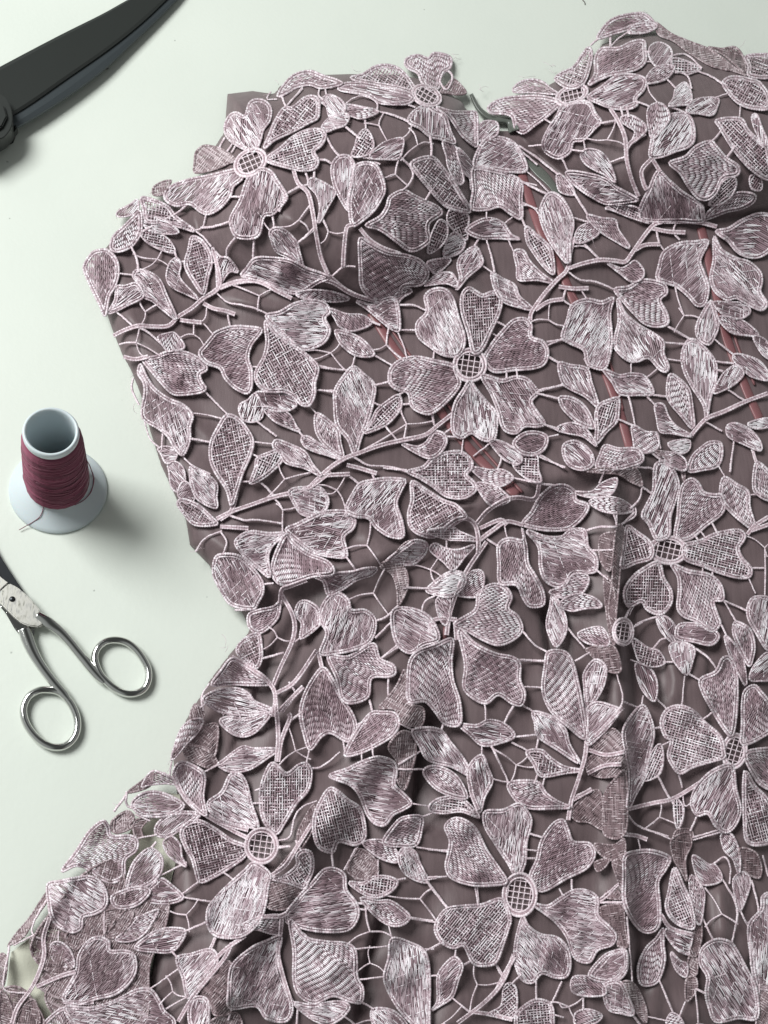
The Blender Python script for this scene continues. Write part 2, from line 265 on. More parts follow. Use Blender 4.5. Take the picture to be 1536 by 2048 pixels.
# ------------------------------------------------------------ lace data traced from the photograph: tile origin and scale, then outlines
LOWL=[[(60,1895),(120,1800),(170,1745),(235,1720),(250,1800),(200,1880),(120,1950)],[(120,1950),(200,1880),(270,1800),(335,1790),(330,1860),(300,1930),(285,2060),(150,2060),(90,2000)],[(0,1985),(50,1980),(90,2060),(-10,2080)]]
DATA="""T 140 80 3
R 1083 735 102 76 -32
P 1100,655 1000,630 940,575 930,510 960,450 1000,435 1050,455 1075,385 1110,360 1165,365 1205,410 1200,480 1160,540 1140,610
P 1175,640 1200,560 1230,490 1280,410 1340,400 1400,350 1450,335 1490,355 1495,410 1485,470 1430,500 1350,545 1230,600
P 1190,715 1260,650 1340,580 1420,540 1500,535 1535,570 1510,630 1465,670 1490,720 1470,770 1400,785 1300,765
P 1130,790 1075,820 1050,870 1020,960 965,1060 965,1120 1000,1180 1090,1190 1140,1160 1165,1060 1220,1045 1290,970 1300,930 1250,850 1210,790 1165,770
P 1010,780 950,785 850,810 720,835 620,870 570,920 580,965 640,995 720,985 780,1030 830,1045 900,1010 960,940 980,880 1035,830
D 1000,720 950,745 870,780 750,800 745,730 755,670 800,632 860,635 930,660
D 500,930 500,880 560,845 610,840 600,870 560,930
L 740,1140 640,1060 590,1000 520,965 430,945 440,1010 460,1090 560,1100 650,1120
L 640,1150 540,1160 460,1130 440,1080 500,1060 580,1090
L 400,965 410,1010 400,1040 320,1060 280,1050 300,1020 360,990
L 415,1040 430,1110 420,1170 370,1240 290,1270 245,1250 260,1180 320,1120 380,1060
L 430,1150 520,1150 570,1180 610,1220 630,1275 570,1265 490,1230 440,1190
L 800,1510 740,1450 690,1350 710,1260 730,1180 790,1200 840,1270 850,1340 830,1420
L 760,1540 700,1525 610,1480 580,1420 600,1340 640,1310 665,1350 660,1430
L 890,1480 880,1400 870,1300 850,1240 900,1300 950,1310 1010,1390 960,1390 920,1440
L 1390,1360 1380,1280 1360,1210 1300,1150 1240,1125 1200,1150 1210,1200 1240,1270 1320,1310
L 1540,1420 1420,1370 1320,1320 1200,1305 1110,1310 1060,1370 1030,1415 1120,1440 1250,1500 1370,1520 1480,1460
B 955,940 1020,940
B 700,990 640,1040 560,1080 440,1150
B 815,1050 795,1125 750,1140
B 795,1125 860,1120 955,1090
B 990,1190 945,1250 940,1310
B 1105,1195 1100,1310
B 1160,1090 1190,1130 1210,1150
B 1215,1050 1225,1120
B 1300,925 1370,885 1420,870
S 1340,775 1370,860 1430,920 1460,1050 1475,1150 1505,1300 1550,1410
B 1475,1130 1440,1160 1370,1215
B 370,1245 400,1310 410,1380
B 285,1400 380,1410
B 630,1275 640,1310
B 675,1330 700,1330
B 830,1340 880,1335
S 840,1530 890,1490 1000,1450 1110,1440
B 745,1140 800,1180 840,1230
B 1200,320 1180,355 1230,355
B 1275,350 1290,385
B 1310,385 1350,340 1390,290
B 900,640 925,595
B 950,660 970,630
B 975,665 990,640
T 560 80 3
L 0,330 30,260 90,205 180,185 260,215 340,240 370,265 250,290 180,270 100,285 40,320
P 800,310 700,290 560,265 420,230 500,205 570,160 650,150 720,175 780,240
P 790,350 760,385 650,385 590,375 520,330 430,315 350,295 390,260 480,258 600,275 700,300 780,320
P 900,290 850,250 830,200 780,175 750,140 770,105 830,90 890,110 920,80 980,85 1025,110 1020,165 980,190 960,240 950,290
R 880,335 90 60 22
O 985,290 960,240 1000,185 1035,220 1010,290
D 960,310 1000,270 1040,230 1090,270 1120,320 1050,330
P 950,410 1000,420 1050,430 1130,430 1180,440 1185,560 1180,640 1120,600 1080,560 1020,470
P 880,400 930,420 990,450 1020,540 1050,620 960,595 900,580 840,530 770,490 800,430
L 985,620 1000,700 1010,760 1060,860 1100,850 1090,780 1080,700 1050,640
L 1130,1020 1090,930 1060,880 990,780 910,700 790,735 820,800 900,900 960,970 1020,1010
L 1180,800 1150,900 1140,830 1100,790 1060,650 1120,700 1160,760
L 1110,1190 1010,1100 1020,1020 1080,1030 1130,1060 1125,1130
L 370,440 300,460 280,400 245,365 290,330 350,350 390,395
L 580,430 500,470 440,460 390,440 400,390 500,405
L 260,520 300,465 370,440 415,455 390,510 330,530 280,550
L 440,690 450,640 470,570 515,535 550,580 560,640 520,690
L 550,700 590,640 650,605 735,590 735,650 710,710 630,715
P 410,1010 360,950 320,860 310,760 350,700 410,695 445,740 450,800 430,900 420,960
P 440,1100 415,1010 420,930 440,840 450,760 500,735 570,745 610,810 630,900 600,970 560,1030 500,1080
L 230,1090 240,1010 220,930 170,870 190,830 250,850 300,880 335,910 290,1000
P 530,1110 600,1060 640,1000 660,940 740,900 800,930 870,965 940,1000 970,1040 900,1090 890,1140 900,1200 850,1245 780,1265 700,1210 600,1140
P 490,1200 540,1220 640,1270 760,1290 840,1320 885,1380 880,1430 840,1470 740,1480 720,1540 650,1570 560,1560 490,1480 480,1380 475,1280
L 900,1270 890,1240 920,1140 960,1080 1000,1110 1000,1180 960,1240
L 990,1290 1000,1210 1040,1155 1090,1180 1110,1225 1070,1280
L 890,1330 1000,1310 1020,1330 940,1400 900,1370
P 1180,600 1190,540 1220,490 1300,495 1305,560 1260,590
P 1180,750 1180,680 1230,600 1290,580 1380,600 1440,660 1480,780 1370,790 1260,770
P 1170,780 1280,780 1360,800 1450,850 1450,950 1450,1070 1380,1040 1320,1000 1240,1020 1150,1010 1160,900
L 1130,1140 1200,1080 1270,1070 1340,1100 1390,1170 1440,1195 1300,1190 1200,1190
L 1065,1490 1080,1430 1065,1350 1090,1290 1170,1240 1210,1300 1210,1350 1130,1420
S 480,1130 540,1200 620,1250 720,1285
S 430,1110 400,1130 385,1260 380,1360
S 290,1410 380,1490 430,1520
B 10,340 30,390
B 50,385 90,340 130,300
B 235,300 230,330 250,350
B 275,305 280,330
B 390,385 440,350 500,335 580,375 580,430
B 585,430 680,450 760,485
B 760,385 800,400
B 510,470 515,530
B 385,515 430,550 470,585
B 270,555 310,640 355,695
B 790,515 770,560 735,590
B 900,580 910,640 905,700
B 445,700 530,710 590,740
B 735,715 780,760 800,810 770,870 740,895
B 905,905 880,950
B 205,780 205,830
B 150,790 170,840
B 225,720 270,720 315,745
B 210,670 215,710
B 40,920 110,880
B 0,890 40,920 0,1020
B 200,1130 115,1215
B 310,1420 380,1360 440,1360
B 1240,1020 1240,1065
B 1345,1100 1400,1060
B 1240,1200 1270,1300 1285,1380
B 1370,1200 1410,1290
B 1450,1070 1480,1130
B 1430,650 1535,740
B 1450,850 1530,870
B 1460,980 1535,1010
B 1185,1205 1165,1240
B 1210,1350 1280,1400
T 1024 0 3
L 530,225 540,175 600,115 700,85 800,85 860,150 800,150 720,165 690,180 620,200
L 700,195 740,150 830,135 870,160 800,195
D 860,130 960,200 1080,250 1200,300 1320,390 1420,460 1330,430 1200,400 1060,320 970,250 880,210
P 350,520 260,480 290,440 370,400 420,330 460,285 480,320 470,400 430,500
P 470,500 500,440 500,350 540,290 640,285 720,250 790,245 800,300 800,370 740,420 600,450 520,480
P 470,580 540,520 620,460 700,445 780,460 805,490 790,540 745,590 750,630 690,655 600,650 520,620
R 360,570 100 55 -22
P 260,560 130,555 10,550 40,500 110,478 180,490 230,530
P 280,620 240,590 130,575 -50,590 -140,640 -120,680 -60,680 0,700 20,770 70,800 140,750 220,690
P 400,620 300,640 270,700 220,770 185,850 200,910 280,950 350,910 370,850 430,840 500,770 535,730 500,680 470,620
L 870,390 825,340 830,280 880,255 940,280 960,330 930,380
L 810,490 840,420 910,390 975,400 940,460 880,490
L 1125,410 1080,430 1000,430 960,400 970,350 1050,370
L 950,630 970,590 985,530 1040,495 1075,560 1070,620 1010,630
L 1060,670 1070,620 1130,590 1235,590 1230,640 1200,690 1120,680
P 850,820 820,760 815,660 860,620 910,630 945,690 930,740
P 840,930 835,860 850,800 900,720 960,685 1040,680 1085,730 1095,830 1060,880 980,910 900,940
L 720,850 740,790 700,760 660,730 660,700 720,695 790,740 805,780 770,820
P 960,980 1040,940 1100,880 1190,845 1230,880 1280,940 1360,1000 1350,1050 1270,1070 1230,1150 1180,1195 1120,1190 1060,1120 1010,1040
P 880,1040 940,1080 1020,1150 1130,1220 1150,1270 1140,1330 1000,1325 850,1330 770,1310 770,1240 820,1140
L 1190,1220 1230,1160 1270,1090 1330,1065 1345,1110 1310,1180 1250,1220
L 1160,1310 1200,1250 1330,1160 1450,1165 1450,1210 1380,1250 1290,1270 1210,1300
L 740,1190 640,1130 560,1070 430,1035 330,1030 350,1080 430,1150 550,1220 630,1220 700,1210
L 610,1080 600,1010 570,950 520,905 450,895 415,930 440,980 500,1020 560,1050
L 820,1335 700,1300 600,1260 560,1250 650,1230 760,1250 770,1310
P 1460,490 1330,460 1265,495 1300,560 1360,620 1440,650 1540,650 1540,570 1500,510
P 1430,450 1420,400 1400,340 1480,325 1560,340 1560,460
D 1400,440 1280,340 1170,280 1260,290 1340,280 1390,340
P 1540,1060 1440,1020 1330,900 1250,770 1230,720 1370,710 1420,780 1500,860 1540,900
L 1520,880 1460,780 1440,700 1470,690 1500,770 1535,850
L 1440,1130 1430,1060 1480,1050 1500,1100 1490,1140
L 335,1570 230,1450 175,1330 170,1250 220,1160 290,1180 350,1270 370,1350 350,1450
L 360,1165 290,1150 270,1090 275,1040 330,1080 370,1140
L 700,1480 610,1440 530,1390 470,1330 455,1290 540,1310 620,1320 640,1380
L 380,1450 400,1370 480,1340 520,1400 440,1450
S 590,650 640,730 680,830 690,960 720,1080 760,1180
S 840,950 780,1020 790,1100 810,1140
S 690,890 720,850 800,800
S 900,1330 1100,1330 1230,1360
S 840,1370 940,1390 1040,1395
S 740,1500 800,1470 890,1465
S 840,950 890,1030
B 480,265 520,230
B 590,265 590,225
B 600,270 640,230 700,190
B 800,310 820,310
B 805,370 840,370
B 950,340 1000,325 1060,335 1130,400
B 935,480 975,520
B 810,500 830,560 870,610
B 980,435 1050,450 1075,520
B 1120,430 1200,460 1260,500
B 1050,450 1110,430
B 1280,565 1235,580
B 1370,650 1365,710
B 1260,780 1220,830 1190,850
B 1330,890 1300,930
B 750,610 820,635
B 655,650 665,690
B 690,650 700,690
B 530,740 610,725
B 110,875 170,870
B 430,840 440,890
B 370,900 420,905
B 300,950 330,1010
B 580,975 680,940
B 950,640 1050,680
B 200,715 240,740
B 50,880 130,930 220,1000 270,1040
B 90,1030 150,1080 210,1140
B 375,1160 450,1280
B 370,1480 440,1480 520,1550
B 350,1300 450,1330
B 985,1340 970,1390 1000,1430
B 870,1400 880,1440
B 890,1470 920,1510
B 60,1090 200,1160
B 50,1230 120,1240 165,1290
T 150 500 3
P 180,380 150,330 110,250 60,140 55,90 100,20 150,0 200,5 250,60 262,140 240,220 205,280
P 600,400 540,370 470,310 410,280 400,220 350,160 370,120 440,130 510,180 550,270
L 210,370 240,300 250,220 300,215 370,200 410,260 400,290 320,330 260,360
S 230,515 300,480 380,455 460,460 560,455 620,400 700,350 770,290 850,240 870,180 850,80 830,0
S 870,230 950,200 1060,185 1130,200 1220,250 1300,290
S 770,320 830,350 900,365 960,385
B 790,350 780,410 740,440
S 630,420 700,430 760,435
B 845,250 910,310 1000,330 1080,350 1150,380
B 915,380 930,450
B 780,450 820,495
B 260,380 330,440 350,460
B 190,375 220,350
B 380,460 460,510 550,600
S 290,640 360,655 440,640
L 560,600 520,560 500,520 560,500 600,500 650,560 650,590 600,600
P 420,660 480,640 560,610 650,610 720,635 780,680 790,720 750,745 760,790 785,830 750,855 640,870 580,860 520,800 470,740
P 1110,490 1030,460 940,460 850,490 820,520 780,570 745,620 790,680 870,710 900,770 960,830 1030,860 1060,820 1060,720 1040,650 1060,570
P 1160,400 1230,370 1320,320 1420,300 1500,320 1530,370 1500,410 1530,480 1500,550 1440,585 1370,600 1300,560 1230,490
P 1150,440 1230,510 1330,580 1440,670 1460,720 1440,800 1440,860 1410,930 1360,930 1310,880 1250,850 1160,850 1100,810 1080,740 1130,640 1150,550
L 1080,870 1120,930 1125,1000 1080,1030 1020,1025 990,980 990,930 1040,900
L 1100,860 1200,860 1290,880 1330,930 1270,965 1180,960 1130,920
L 1140,950 1230,960 1290,990 1330,1060 1350,1090 1270,1060 1190,1020
L 1600,1250 1480,1210 1400,1190 1360,1130 1400,1120 1460,1160
P 400,700 380,740 410,790 420,850 400,980 430,1030 500,1070 560,1120 600,1190 650,1230 690,1140 690,1060 705,990 650,930 560,890 480,830 430,760
L 940,1520 910,1440 840,1330 810,1250 815,1150 860,1060 910,990 980,1010 1040,1080 1070,1150 1050,1240 1010,1330 980,1420
L 1060,1390 1080,1310 1090,1250 1150,1220 1230,1200 1245,1260 1180,1330 1110,1380
L 1470,1350 1380,1310 1270,1280 1230,1220 1190,1180 1210,1140 1300,1170 1380,1210 1430,1290
L 520,1220 500,1190 560,1180 610,1210 600,1260 550,1280
L 570,1330 560,1290 600,1270 650,1310 660,1400 620,1450 580,1420
L 840,1536 740,1500 700,1420 690,1340 700,1300 780,1340 850,1400 850,1480
L 620,1470 640,1400 680,1400 720,1480 680,1520
B 780,850 850,920 910,980
B 705,980 800,990 870,1010
B 690,1130 800,1150
B 1070,1150 1190,1165
B 1100,1035 1200,1110
B 1075,1230 1100,1240
B 650,1240 700,1290 800,1340
B 1000,1390 1060,1390 1120,1400 1190,1470
B 530,1080 520,1190
B 350,780 340,830 380,920
B 420,1040 450,1130 500,1180
B 1350,1095 1370,1120
B 1400,930 1450,980
B 1450,690 1535,710
B 1445,840 1535,850
B 1065,700 1085,700
S 1040,1535 1200,1480 1330,1450 1430,1410 1535,1330
T 620 540 3
S 0,30 90,60 150,80 230,130 300,160 400,190
L 220,170 130,130 0,120 -80,140 -40,170 80,185 160,190
L 130,240 220,265 310,270 370,310 340,340 250,365 180,340 150,290
L 165,370 240,380 320,420 385,500 350,520 270,510 200,460 165,410
P 290,190 380,210 450,170 520,180 540,350 500,360 430,310 350,240
L 520,200 560,160 610,130 580,110 510,150
R 960,570 98 98 0
P 880,500 800,510 720,460 650,400 640,320 700,250 690,160 740,115 810,115 860,170 890,280 930,420
P 980,480 950,380 910,250 910,150 950,105 1000,130 1040,150 1100,130 1150,160 1140,250 1090,360 1030,480
P 1060,530 1080,460 1150,370 1220,300 1290,290 1330,330 1330,400 1400,430 1430,490 1410,560 1350,590 1230,600 1100,610
P 1040,640 1150,660 1230,640 1300,650 1350,700 1370,740 1330,790 1370,860 1410,920 1370,940 1290,940 1240,980 1180,970 1150,930 1130,850 1090,750
P 960,680 920,720 870,800 850,900 860,980 910,1010 970,980 1040,1020 1100,1020 1120,960 1120,860 1060,790 1000,720
P 870,620 860,570 760,545 640,520 540,540 480,600 480,680 530,720 590,740 610,820 680,860 740,855 830,780 900,690
L 270,1100 230,1020 160,930 145,800 150,720 200,640 260,580 330,630 390,690 380,790 350,900 310,1000
L 330,970 370,900 400,840 460,790 530,750 550,810 510,880 440,940
L 190,1110 110,1070 50,1000 30,930 40,860 110,900 170,960 185,1040
L 180,1130 100,1110 30,1090 -30,1060 -50,1010 20,1030
L 560,1040 640,1060 700,1030 740,970 800,980 820,1030 780,1100 720,1130 640,1100
P 600,1210 680,1180 740,1120 840,1090 910,1090 970,1140 970,1190 940,1230 990,1280 990,1330 920,1370 820,1360 740,1300 660,1250
P 620,1280 700,1320 800,1380 880,1410 940,1480 880,1500 830,1536 750,1600 660,1590 600,1540 590,1460 610,1380
P 560,1270 460,1250 380,1260 300,1280 250,1350 215,1440 280,1480 350,1490 400,1550 480,1600 560,1600 550,1500 520,1400 550,1320
L -110,1330 0,1300 70,1310 110,1370 100,1430 40,1480 -40,1470 -80,1430
L 980,1190 1080,1200 1160,1200 1220,1250 1130,1300 1040,1260
L 1010,1290 1100,1290 1160,1330 1200,1380 1130,1410 1070,1400
L 1090,1030 1150,1030 1230,1070 1270,1110 1260,1160 1190,1150 1130,1100
L 1230,1040 1280,980 1360,970 1425,1000 1410,1070 1350,1110 1270,1100
L 1230,1170 1300,1110 1360,1110 1370,1200 1385,1270 1300,1250
P 1330,230 1240,220 1160,190 1110,120 1090,20 1150,50 1230,90 1260,160
L 880,100 820,80 720,90 690,90 760,30 850,20
S -10,1310 50,1250 130,1180 210,1130 290,1100 430,1050 560,1020 690,990 770,930 860,860
S 50,1240 130,1230 240,1225
S 220,1170 300,1190 400,1220
B 260,1120 350,1170 480,1180 580,1210
B 0,540 50,580 210,600
B 30,720 145,725
B 385,510 480,565
B 270,520 255,575
B 400,690 475,670
B 390,800 420,810
B 545,360 640,360
B 530,380 560,450 580,520
B 545,210 620,210 680,235
B 370,310 410,325
B 745,485 740,540
B 540,745 560,730
B 550,810 600,800
B 455,940 530,1030
B 735,870 745,920
B 1120,310 1160,330
B 1080,370 1110,390
B 1180,600 1180,640
B 1240,600 1245,640
B 1430,450 1500,420
B 1430,520 1500,560
B 1380,720 1520,690
B 1370,740 1500,775
B 1410,925 1480,960
B 1430,1000 1480,990
B 920,1020 910,1090
B 1080,1040 990,1110
B 1150,1130 1130,1190
B 1230,1250 1380,1280 1450,1290
B 1370,1120 1520,1180
B 820,970 860,940
B 810,1000 860,1000
B 240,1240 290,1280
B 370,1210 385,1250
T 1024 440 3
L 245,310 190,280 130,200 90,130 85,40 150,90 220,150 245,200
L 240,370 150,360 40,360 30,280 15,190 70,185 110,250 180,320
P 600,480 540,490 450,475 360,510 330,600 300,700 350,740 430,780 450,860 500,890 560,890 590,800 600,700 590,560
P 640,480 680,560 760,630 850,680 910,730 910,800 940,880 920,910 880,890 820,830 750,850 690,840 620,770 620,700 640,600
P 630,420 700,400 770,360 860,365 920,390 930,440 890,480 930,560 935,620 880,640 800,625 730,560 670,490
P 1170,140 1100,130 1000,140 910,190 880,280 870,350 930,380 990,400 1060,460 1110,515 1160,500 1180,400 1150,310 1130,240
P 1240,70 1300,50 1380,0 1480,-40 1580,-20 1620,60 1560,170 1490,220 1420,225 1350,190 1300,130
P 1220,110 1260,180 1350,230 1420,250 1490,310 1500,370 1490,430 1530,500 1500,540 1440,520 1350,470 1290,480 1220,430 1190,350 1210,240
L 1220,500 1290,495 1390,500 1430,550 1370,590 1280,575
L 1250,590 1340,590 1410,620 1480,690 1400,690 1310,670
L 1190,500 1230,570 1240,640 1200,730 1170,745 1120,710 1105,660 1120,600
L 1450,700 1520,720 1560,800 1560,840 1500,800
L 1165,1190 1150,1110 1080,1000 1030,900 1020,800 1060,720 1120,730 1180,790 1225,860 1225,960 1190,1070
L 1540,950 1440,940 1380,890 1330,840 1340,805 1420,820 1500,860
L 1220,1030 1240,970 1280,910 1350,870 1390,920 1340,980 1270,1020
L 1085,1240 1010,1170 950,1100 930,1040 945,930 1000,950 1060,1010 1080,1090
L 1070,1290 960,1280 890,1270 870,1190 860,1110 910,1110 940,1180 990,1240
L 560,900 640,930 720,920 800,940 850,1040 760,1050 650,1045 600,970
L 510,1110 440,1060 340,1010 300,970 280,860 350,870 450,890 480,980
L 480,1240 400,1220 320,1150 290,1100 290,1060 370,1070 440,1120 480,1190
L 510,1330 505,1250 500,1170 520,1110 580,1080 640,1070 640,1150 630,1210 570,1270
L 500,1350 430,1300 340,1280 270,1260 300,1230 380,1220 450,1260
P 480,1460 430,1500 350,1480 310,1420 310,1350 370,1325 430,1350 480,1400
P 520,1480 530,1400 560,1350 640,1370 740,1370 780,1400 780,1450 700,1480 600,1500
L 730,1240 800,1270 870,1280 880,1350 840,1390 750,1390 730,1320
P 840,1390 900,1390 980,1400 1040,1440 1040,1500 960,1480
L 1070,1500 1080,1420 1140,1360 1190,1330 1255,1340 1260,1420 1230,1480 1150,1500
L 1480,1375 1380,1340 1300,1300 1290,1240 1340,1220 1430,1260 1490,1330
L 1420,1220 1535,1190 1540,1240 1460,1250
L 940,1340 1060,1320 1060,1380 1000,1400
L 580,260 650,290 700,270 740,245 790,300 780,350 720,370 650,320
S 110,600 120,550 190,450 270,360 330,300 350,200 370,100
S 340,290 430,260 530,240 620,245 680,250 720,200 790,100 850,30 900,10
S 1070,1300 1110,1250 1170,1190 1270,1150 1400,1090 1535,1040
S 280,400 370,412 460,410
S 140,540 220,490 310,475
B 320,430 310,480 350,510
B 350,320 410,360 500,370 600,410
B 220,730 290,720
B 225,820 280,860
B 160,1030 290,990
B 150,1040 280,1070
B 200,1230 270,1250
B 420,430 440,460
B 940,640 1060,710
B 920,735 1035,745
B 945,835 1015,845
B 715,855 715,910
B 865,900 815,940
B 640,1070 650,1050
B 850,1050 930,1060
B 700,1060 720,1140 740,1240
B 820,1070 860,1110
B 650,1200 720,1230
B 870,1280 890,1360
B 1220,720 1320,800
B 1235,850 1320,860
B 1230,900 1255,905
B 1300,1020 1390,1080
B 1160,1210 1250,1260
B 1330,1340 1310,1500
B 1440,1380 1470,1480
B 440,150 520,230
B 460,880 440,840
T 330 920 3
P 740,420 800,380 880,340 950,310 1080,305 1140,350 1130,410 1075,460 1090,540 1085,585 990,580 890,555 800,490
L 300,380 180,390 110,320 75,260 110,235 200,270 280,340
P 710,450 620,440 500,430 420,490 460,560 500,600 570,660 630,700 620,580 650,510
P 730,460 660,570 640,660 660,720 720,750 880,700 1010,680 980,610 860,560 780,500
P 520,880 400,870 340,790 290,690 300,590 350,565 440,575 520,640 580,720 590,790 560,850
L 515,1000 500,930 560,900 650,880 690,850 680,940 620,1010 560,1040
L 540,1240 450,1180 430,1130 480,1070 560,1040 580,1120 580,1200
P 990,800 950,730 900,700 1000,680 1120,670 1200,650 1270,650 1240,690 1150,720 1060,780
D 1290,620 1350,590 1430,500 1490,480 1500,520 1430,600
D 1290,640 1380,610 1450,660 1460,760 1400,880 1390,780 1360,690
L 820,1060 820,980 780,930 800,860 850,845 920,890 930,960 920,1000
P 940,1150 970,1040 930,960 940,880 990,810 1050,800 1100,840 1120,900 1200,900 1260,950 1260,1030 1220,1100 1130,1140 1030,1160
P 990,1180 1100,1180 1250,1100 1290,1190 1370,1230 1380,1280 1340,1300 1240,1310 1220,1420 1120,1460 1060,1430 1030,1310
L 620,1340 540,1280 470,1220 400,1190 340,1260 280,1350 380,1345 500,1350
L 640,1500 540,1450 500,1400 430,1370 320,1380 230,1430 290,1490 370,1520 500,1530
S 690,790 770,940 770,1070 700,1230 650,1350
S 650,1540 660,1400 600,1310 500,1240 400,1180
S 910,1140 780,1330 670,1400
S 690,860 700,780 740,760 850,720
S 920,1150 950,1280
S 500,275 400,310 310,355
S 330,400 420,405 500,410
S 330,360 400,300 440,140
B 380,330 470,360 560,360 690,380
B 190,540 240,470 330,430
B 340,440 370,490 350,560
B 1095,590 1145,660
B 770,1100 920,990
B 590,1190 700,1160
B 430,900 520,900
B 1280,960 1330,940 1390,880
B 1270,1060 1350,980
B 1310,1180 1395,1110
B 1340,1310 1340,1420
B 600,745 640,740
B 1440,770 1536,770
S 700,1510 780,1410 830,1360
B 770,1370 750,1340
T 770 860 3
L 550,660 450,660 370,655 250,610 330,590 400,580 450,610
L 410,830 350,790 270,720 300,680 360,710 440,720 540,690 480,760
L 20,790 60,740 130,690 180,660 250,680 240,740 180,800 120,800
S 400,570 480,530 540,570 560,650 560,740
P 840,560 880,490 930,400 1000,340 1080,330 1140,370 1150,420 1220,450 1200,510 1140,570 1080,600 950,600
L 1150,370 1240,370 1300,320 1390,290 1370,370 1310,400 1210,400
L 1240,430 1320,400 1420,420 1490,480 1400,500 1290,480
P 860,610 960,640 1060,640 1110,600 1200,600 1220,700 1270,760 1270,840 1220,860 1130,860 1090,920 1030,940 960,900 930,820 920,700
P 820,600 830,660 740,650 680,690 680,800 690,920 790,930 830,1010 870,1060 950,1050 950,970 900,870 860,800 850,700
L 1000,970 1060,940 1130,870 1210,870 1220,920 1170,990 1080,1010
L 1060,1050 1100,1000 1180,985 1260,1010 1300,1060 1200,1070 1120,1085
L 1010,1000 1060,1060 1090,1150 1080,1230 1030,1300 990,1240 970,1160 990,1060
L 260,960 310,900 390,850 470,860 480,920 400,1000 310,990
L 430,980 470,930 490,870 550,840 590,860 590,930 550,1000
L 310,1020 380,990 390,1080 370,1170 330,1130
P 310,1250 290,1150 220,1090 120,1065 50,1080 40,1160 70,1280 150,1340 230,1290
P 430,1160 540,1080 560,980 640,925 720,940 760,1000 740,1070 800,1120 825,1200 770,1260 680,1290 590,1260 500,1210
L 1160,1220 1280,1180 1330,1220 1340,1290 1220,1280
D 1390,570 1440,600 1420,750 1400,1000 1380,1200 1340,1100 1360,900 1370,700
D 1310,880 1370,930 1390,1100 1380,1290 1340,1200
R 1430,1210 60 80 0
D 1210,1310 1370,1290 1420,1440 1340,1450 1230,1350
D 1290,640 1380,620 1370,760 1350,850 1290,780
S 550,560 620,480 720,420 800,405 900,410 930,300
S 830,570 730,550 650,600 570,660
S 570,590 690,540 730,570
S 610,670 500,830 440,950
S 430,970 390,1100 370,1230
S 270,1230 280,1150 350,1130 430,1140
S 420,1140 430,1260
B 140,945 250,950
B 220,1090 240,1030 290,1000
B 830,1210 900,1290 970,1330
B 820,1385 950,1385
B 1200,605 1290,580 1370,580
B 1250,720 1360,720
B 1390,500 1390,560
B 1490,500 1440,550
B 0,230 120,240
B 930,150 1060,220
B 620,660 680,700
B 370,700 370,660
B 720,590 730,630
B 1090,1180 1190,1300
B 1270,840 1330,890
B 1470,1100 1490,1060
B 1480,1190 1536,1160
B 0,1350 70,1300
B 1310,260 1290,310
B 1150,1380 1220,1340
T 1154 860 4.02
R 735,965 150 110 5
P 640,860 580,760 525,690 560,600 610,490 620,330 640,270 700,255 770,310 820,430 800,540 750,700 740,850
D 610,170 700,170 800,220 870,330 860,420 820,300 740,240
D 60,330 200,300 370,310 480,310 530,450 430,420 330,360 200,350
P 260,300 380,240 530,200 510,260 470,300 360,310
P 800,850 810,700 820,560 850,440 920,390 980,430 1020,500 1110,520 1160,520 1190,600 1160,680 1040,770 900,880
P 880,930 990,890 1120,830 1290,800 1350,840 1340,890 1300,950 1330,1030 1400,1110 1390,1180 1300,1190 1150,1150 1000,1090 870,1040
P 770,1090 900,1130 1060,1160 1150,1230 1180,1320 1170,1370 1100,1380 1130,1490 1150,1560 1080,1620 960,1540 860,1500 810,1430 820,1290 810,1180
P 650,1080 540,1110 440,1190 380,1290 390,1390 430,1420 520,1380 560,1440 640,1480 700,1470 760,1390 760,1290 700,1190
P 590,920 490,820 400,770 380,900 360,1010 360,1110 480,1070 600,1030
L 1430,790 1330,740 1200,620 1150,520 1180,380 1290,440 1380,500 1390,620
L 1550,550 1440,510 1415,430 1430,290 1460,260 1540,330 1600,440
S 1370,840 1430,770 1540,700
S 1400,810 1540,760
B 1140,290 1180,360
B 530,460 600,510
B 500,300 600,310 620,340
B 520,480 500,560 440,620
B 470,640 470,690 370,750
B 300,690 320,750
B 80,810 180,780 300,780
B 130,970 280,960
B 1090,750 1120,810
B 1000,820 1020,850
B 950,850 970,880
B 1010,1110 1010,1140
B 1090,1130 1090,1160
B 1410,1110 1490,1110
B 1380,1190 1430,1300
B 1180,1370 1360,1450
B 1180,1370 1280,1540
B 430,1430 390,1510
B 1380,520 1440,520
B 1425,180 1450,260
T 230 1340 3
D 460,300 450,260 480,200 520,230 540,270 520,300
L 350,530 360,450 400,350 460,300 520,295 520,330 480,390 430,440
D 620,560 560,590 480,560 420,520 410,450 500,460 580,500
D 430,430 520,340 620,330 600,520 540,470
L 920,260 860,360 780,400 700,380 630,310 680,280 780,290
L 960,480 900,540 800,600 690,610 620,570 650,540 760,460 830,470
P 850,930 800,940 650,900 570,850 560,790 640,730 690,630 750,625 790,680 820,800
P 970,970 890,900 870,780 880,680 920,580 960,560 1030,620 1100,570 1150,560 1180,610 1160,720 1090,800 1030,900
R 880,1055 98 105 0
P 780,1060 700,1020 600,950 500,900 420,930 395,990 430,1080 460,1130 480,1200 510,1275 600,1240 700,1180 780,1120
P 830,1170 780,1200 680,1290 600,1370 555,1440 560,1540 620,1600 760,1600 860,1520 900,1420 920,1300 930,1220
L 540,860 450,800 370,700 350,610 400,550 500,590 540,640 530,760
L 400,810 360,860 260,880 160,870 100,810 150,750 240,730 340,760
L 500,870 420,940 320,1000 250,990 250,930 320,870 400,850
L 350,680 300,680 200,690 160,700 220,610 300,630
D 70,740 150,670 230,610 210,700
D 0,980 0,890 70,850 120,890 100,950
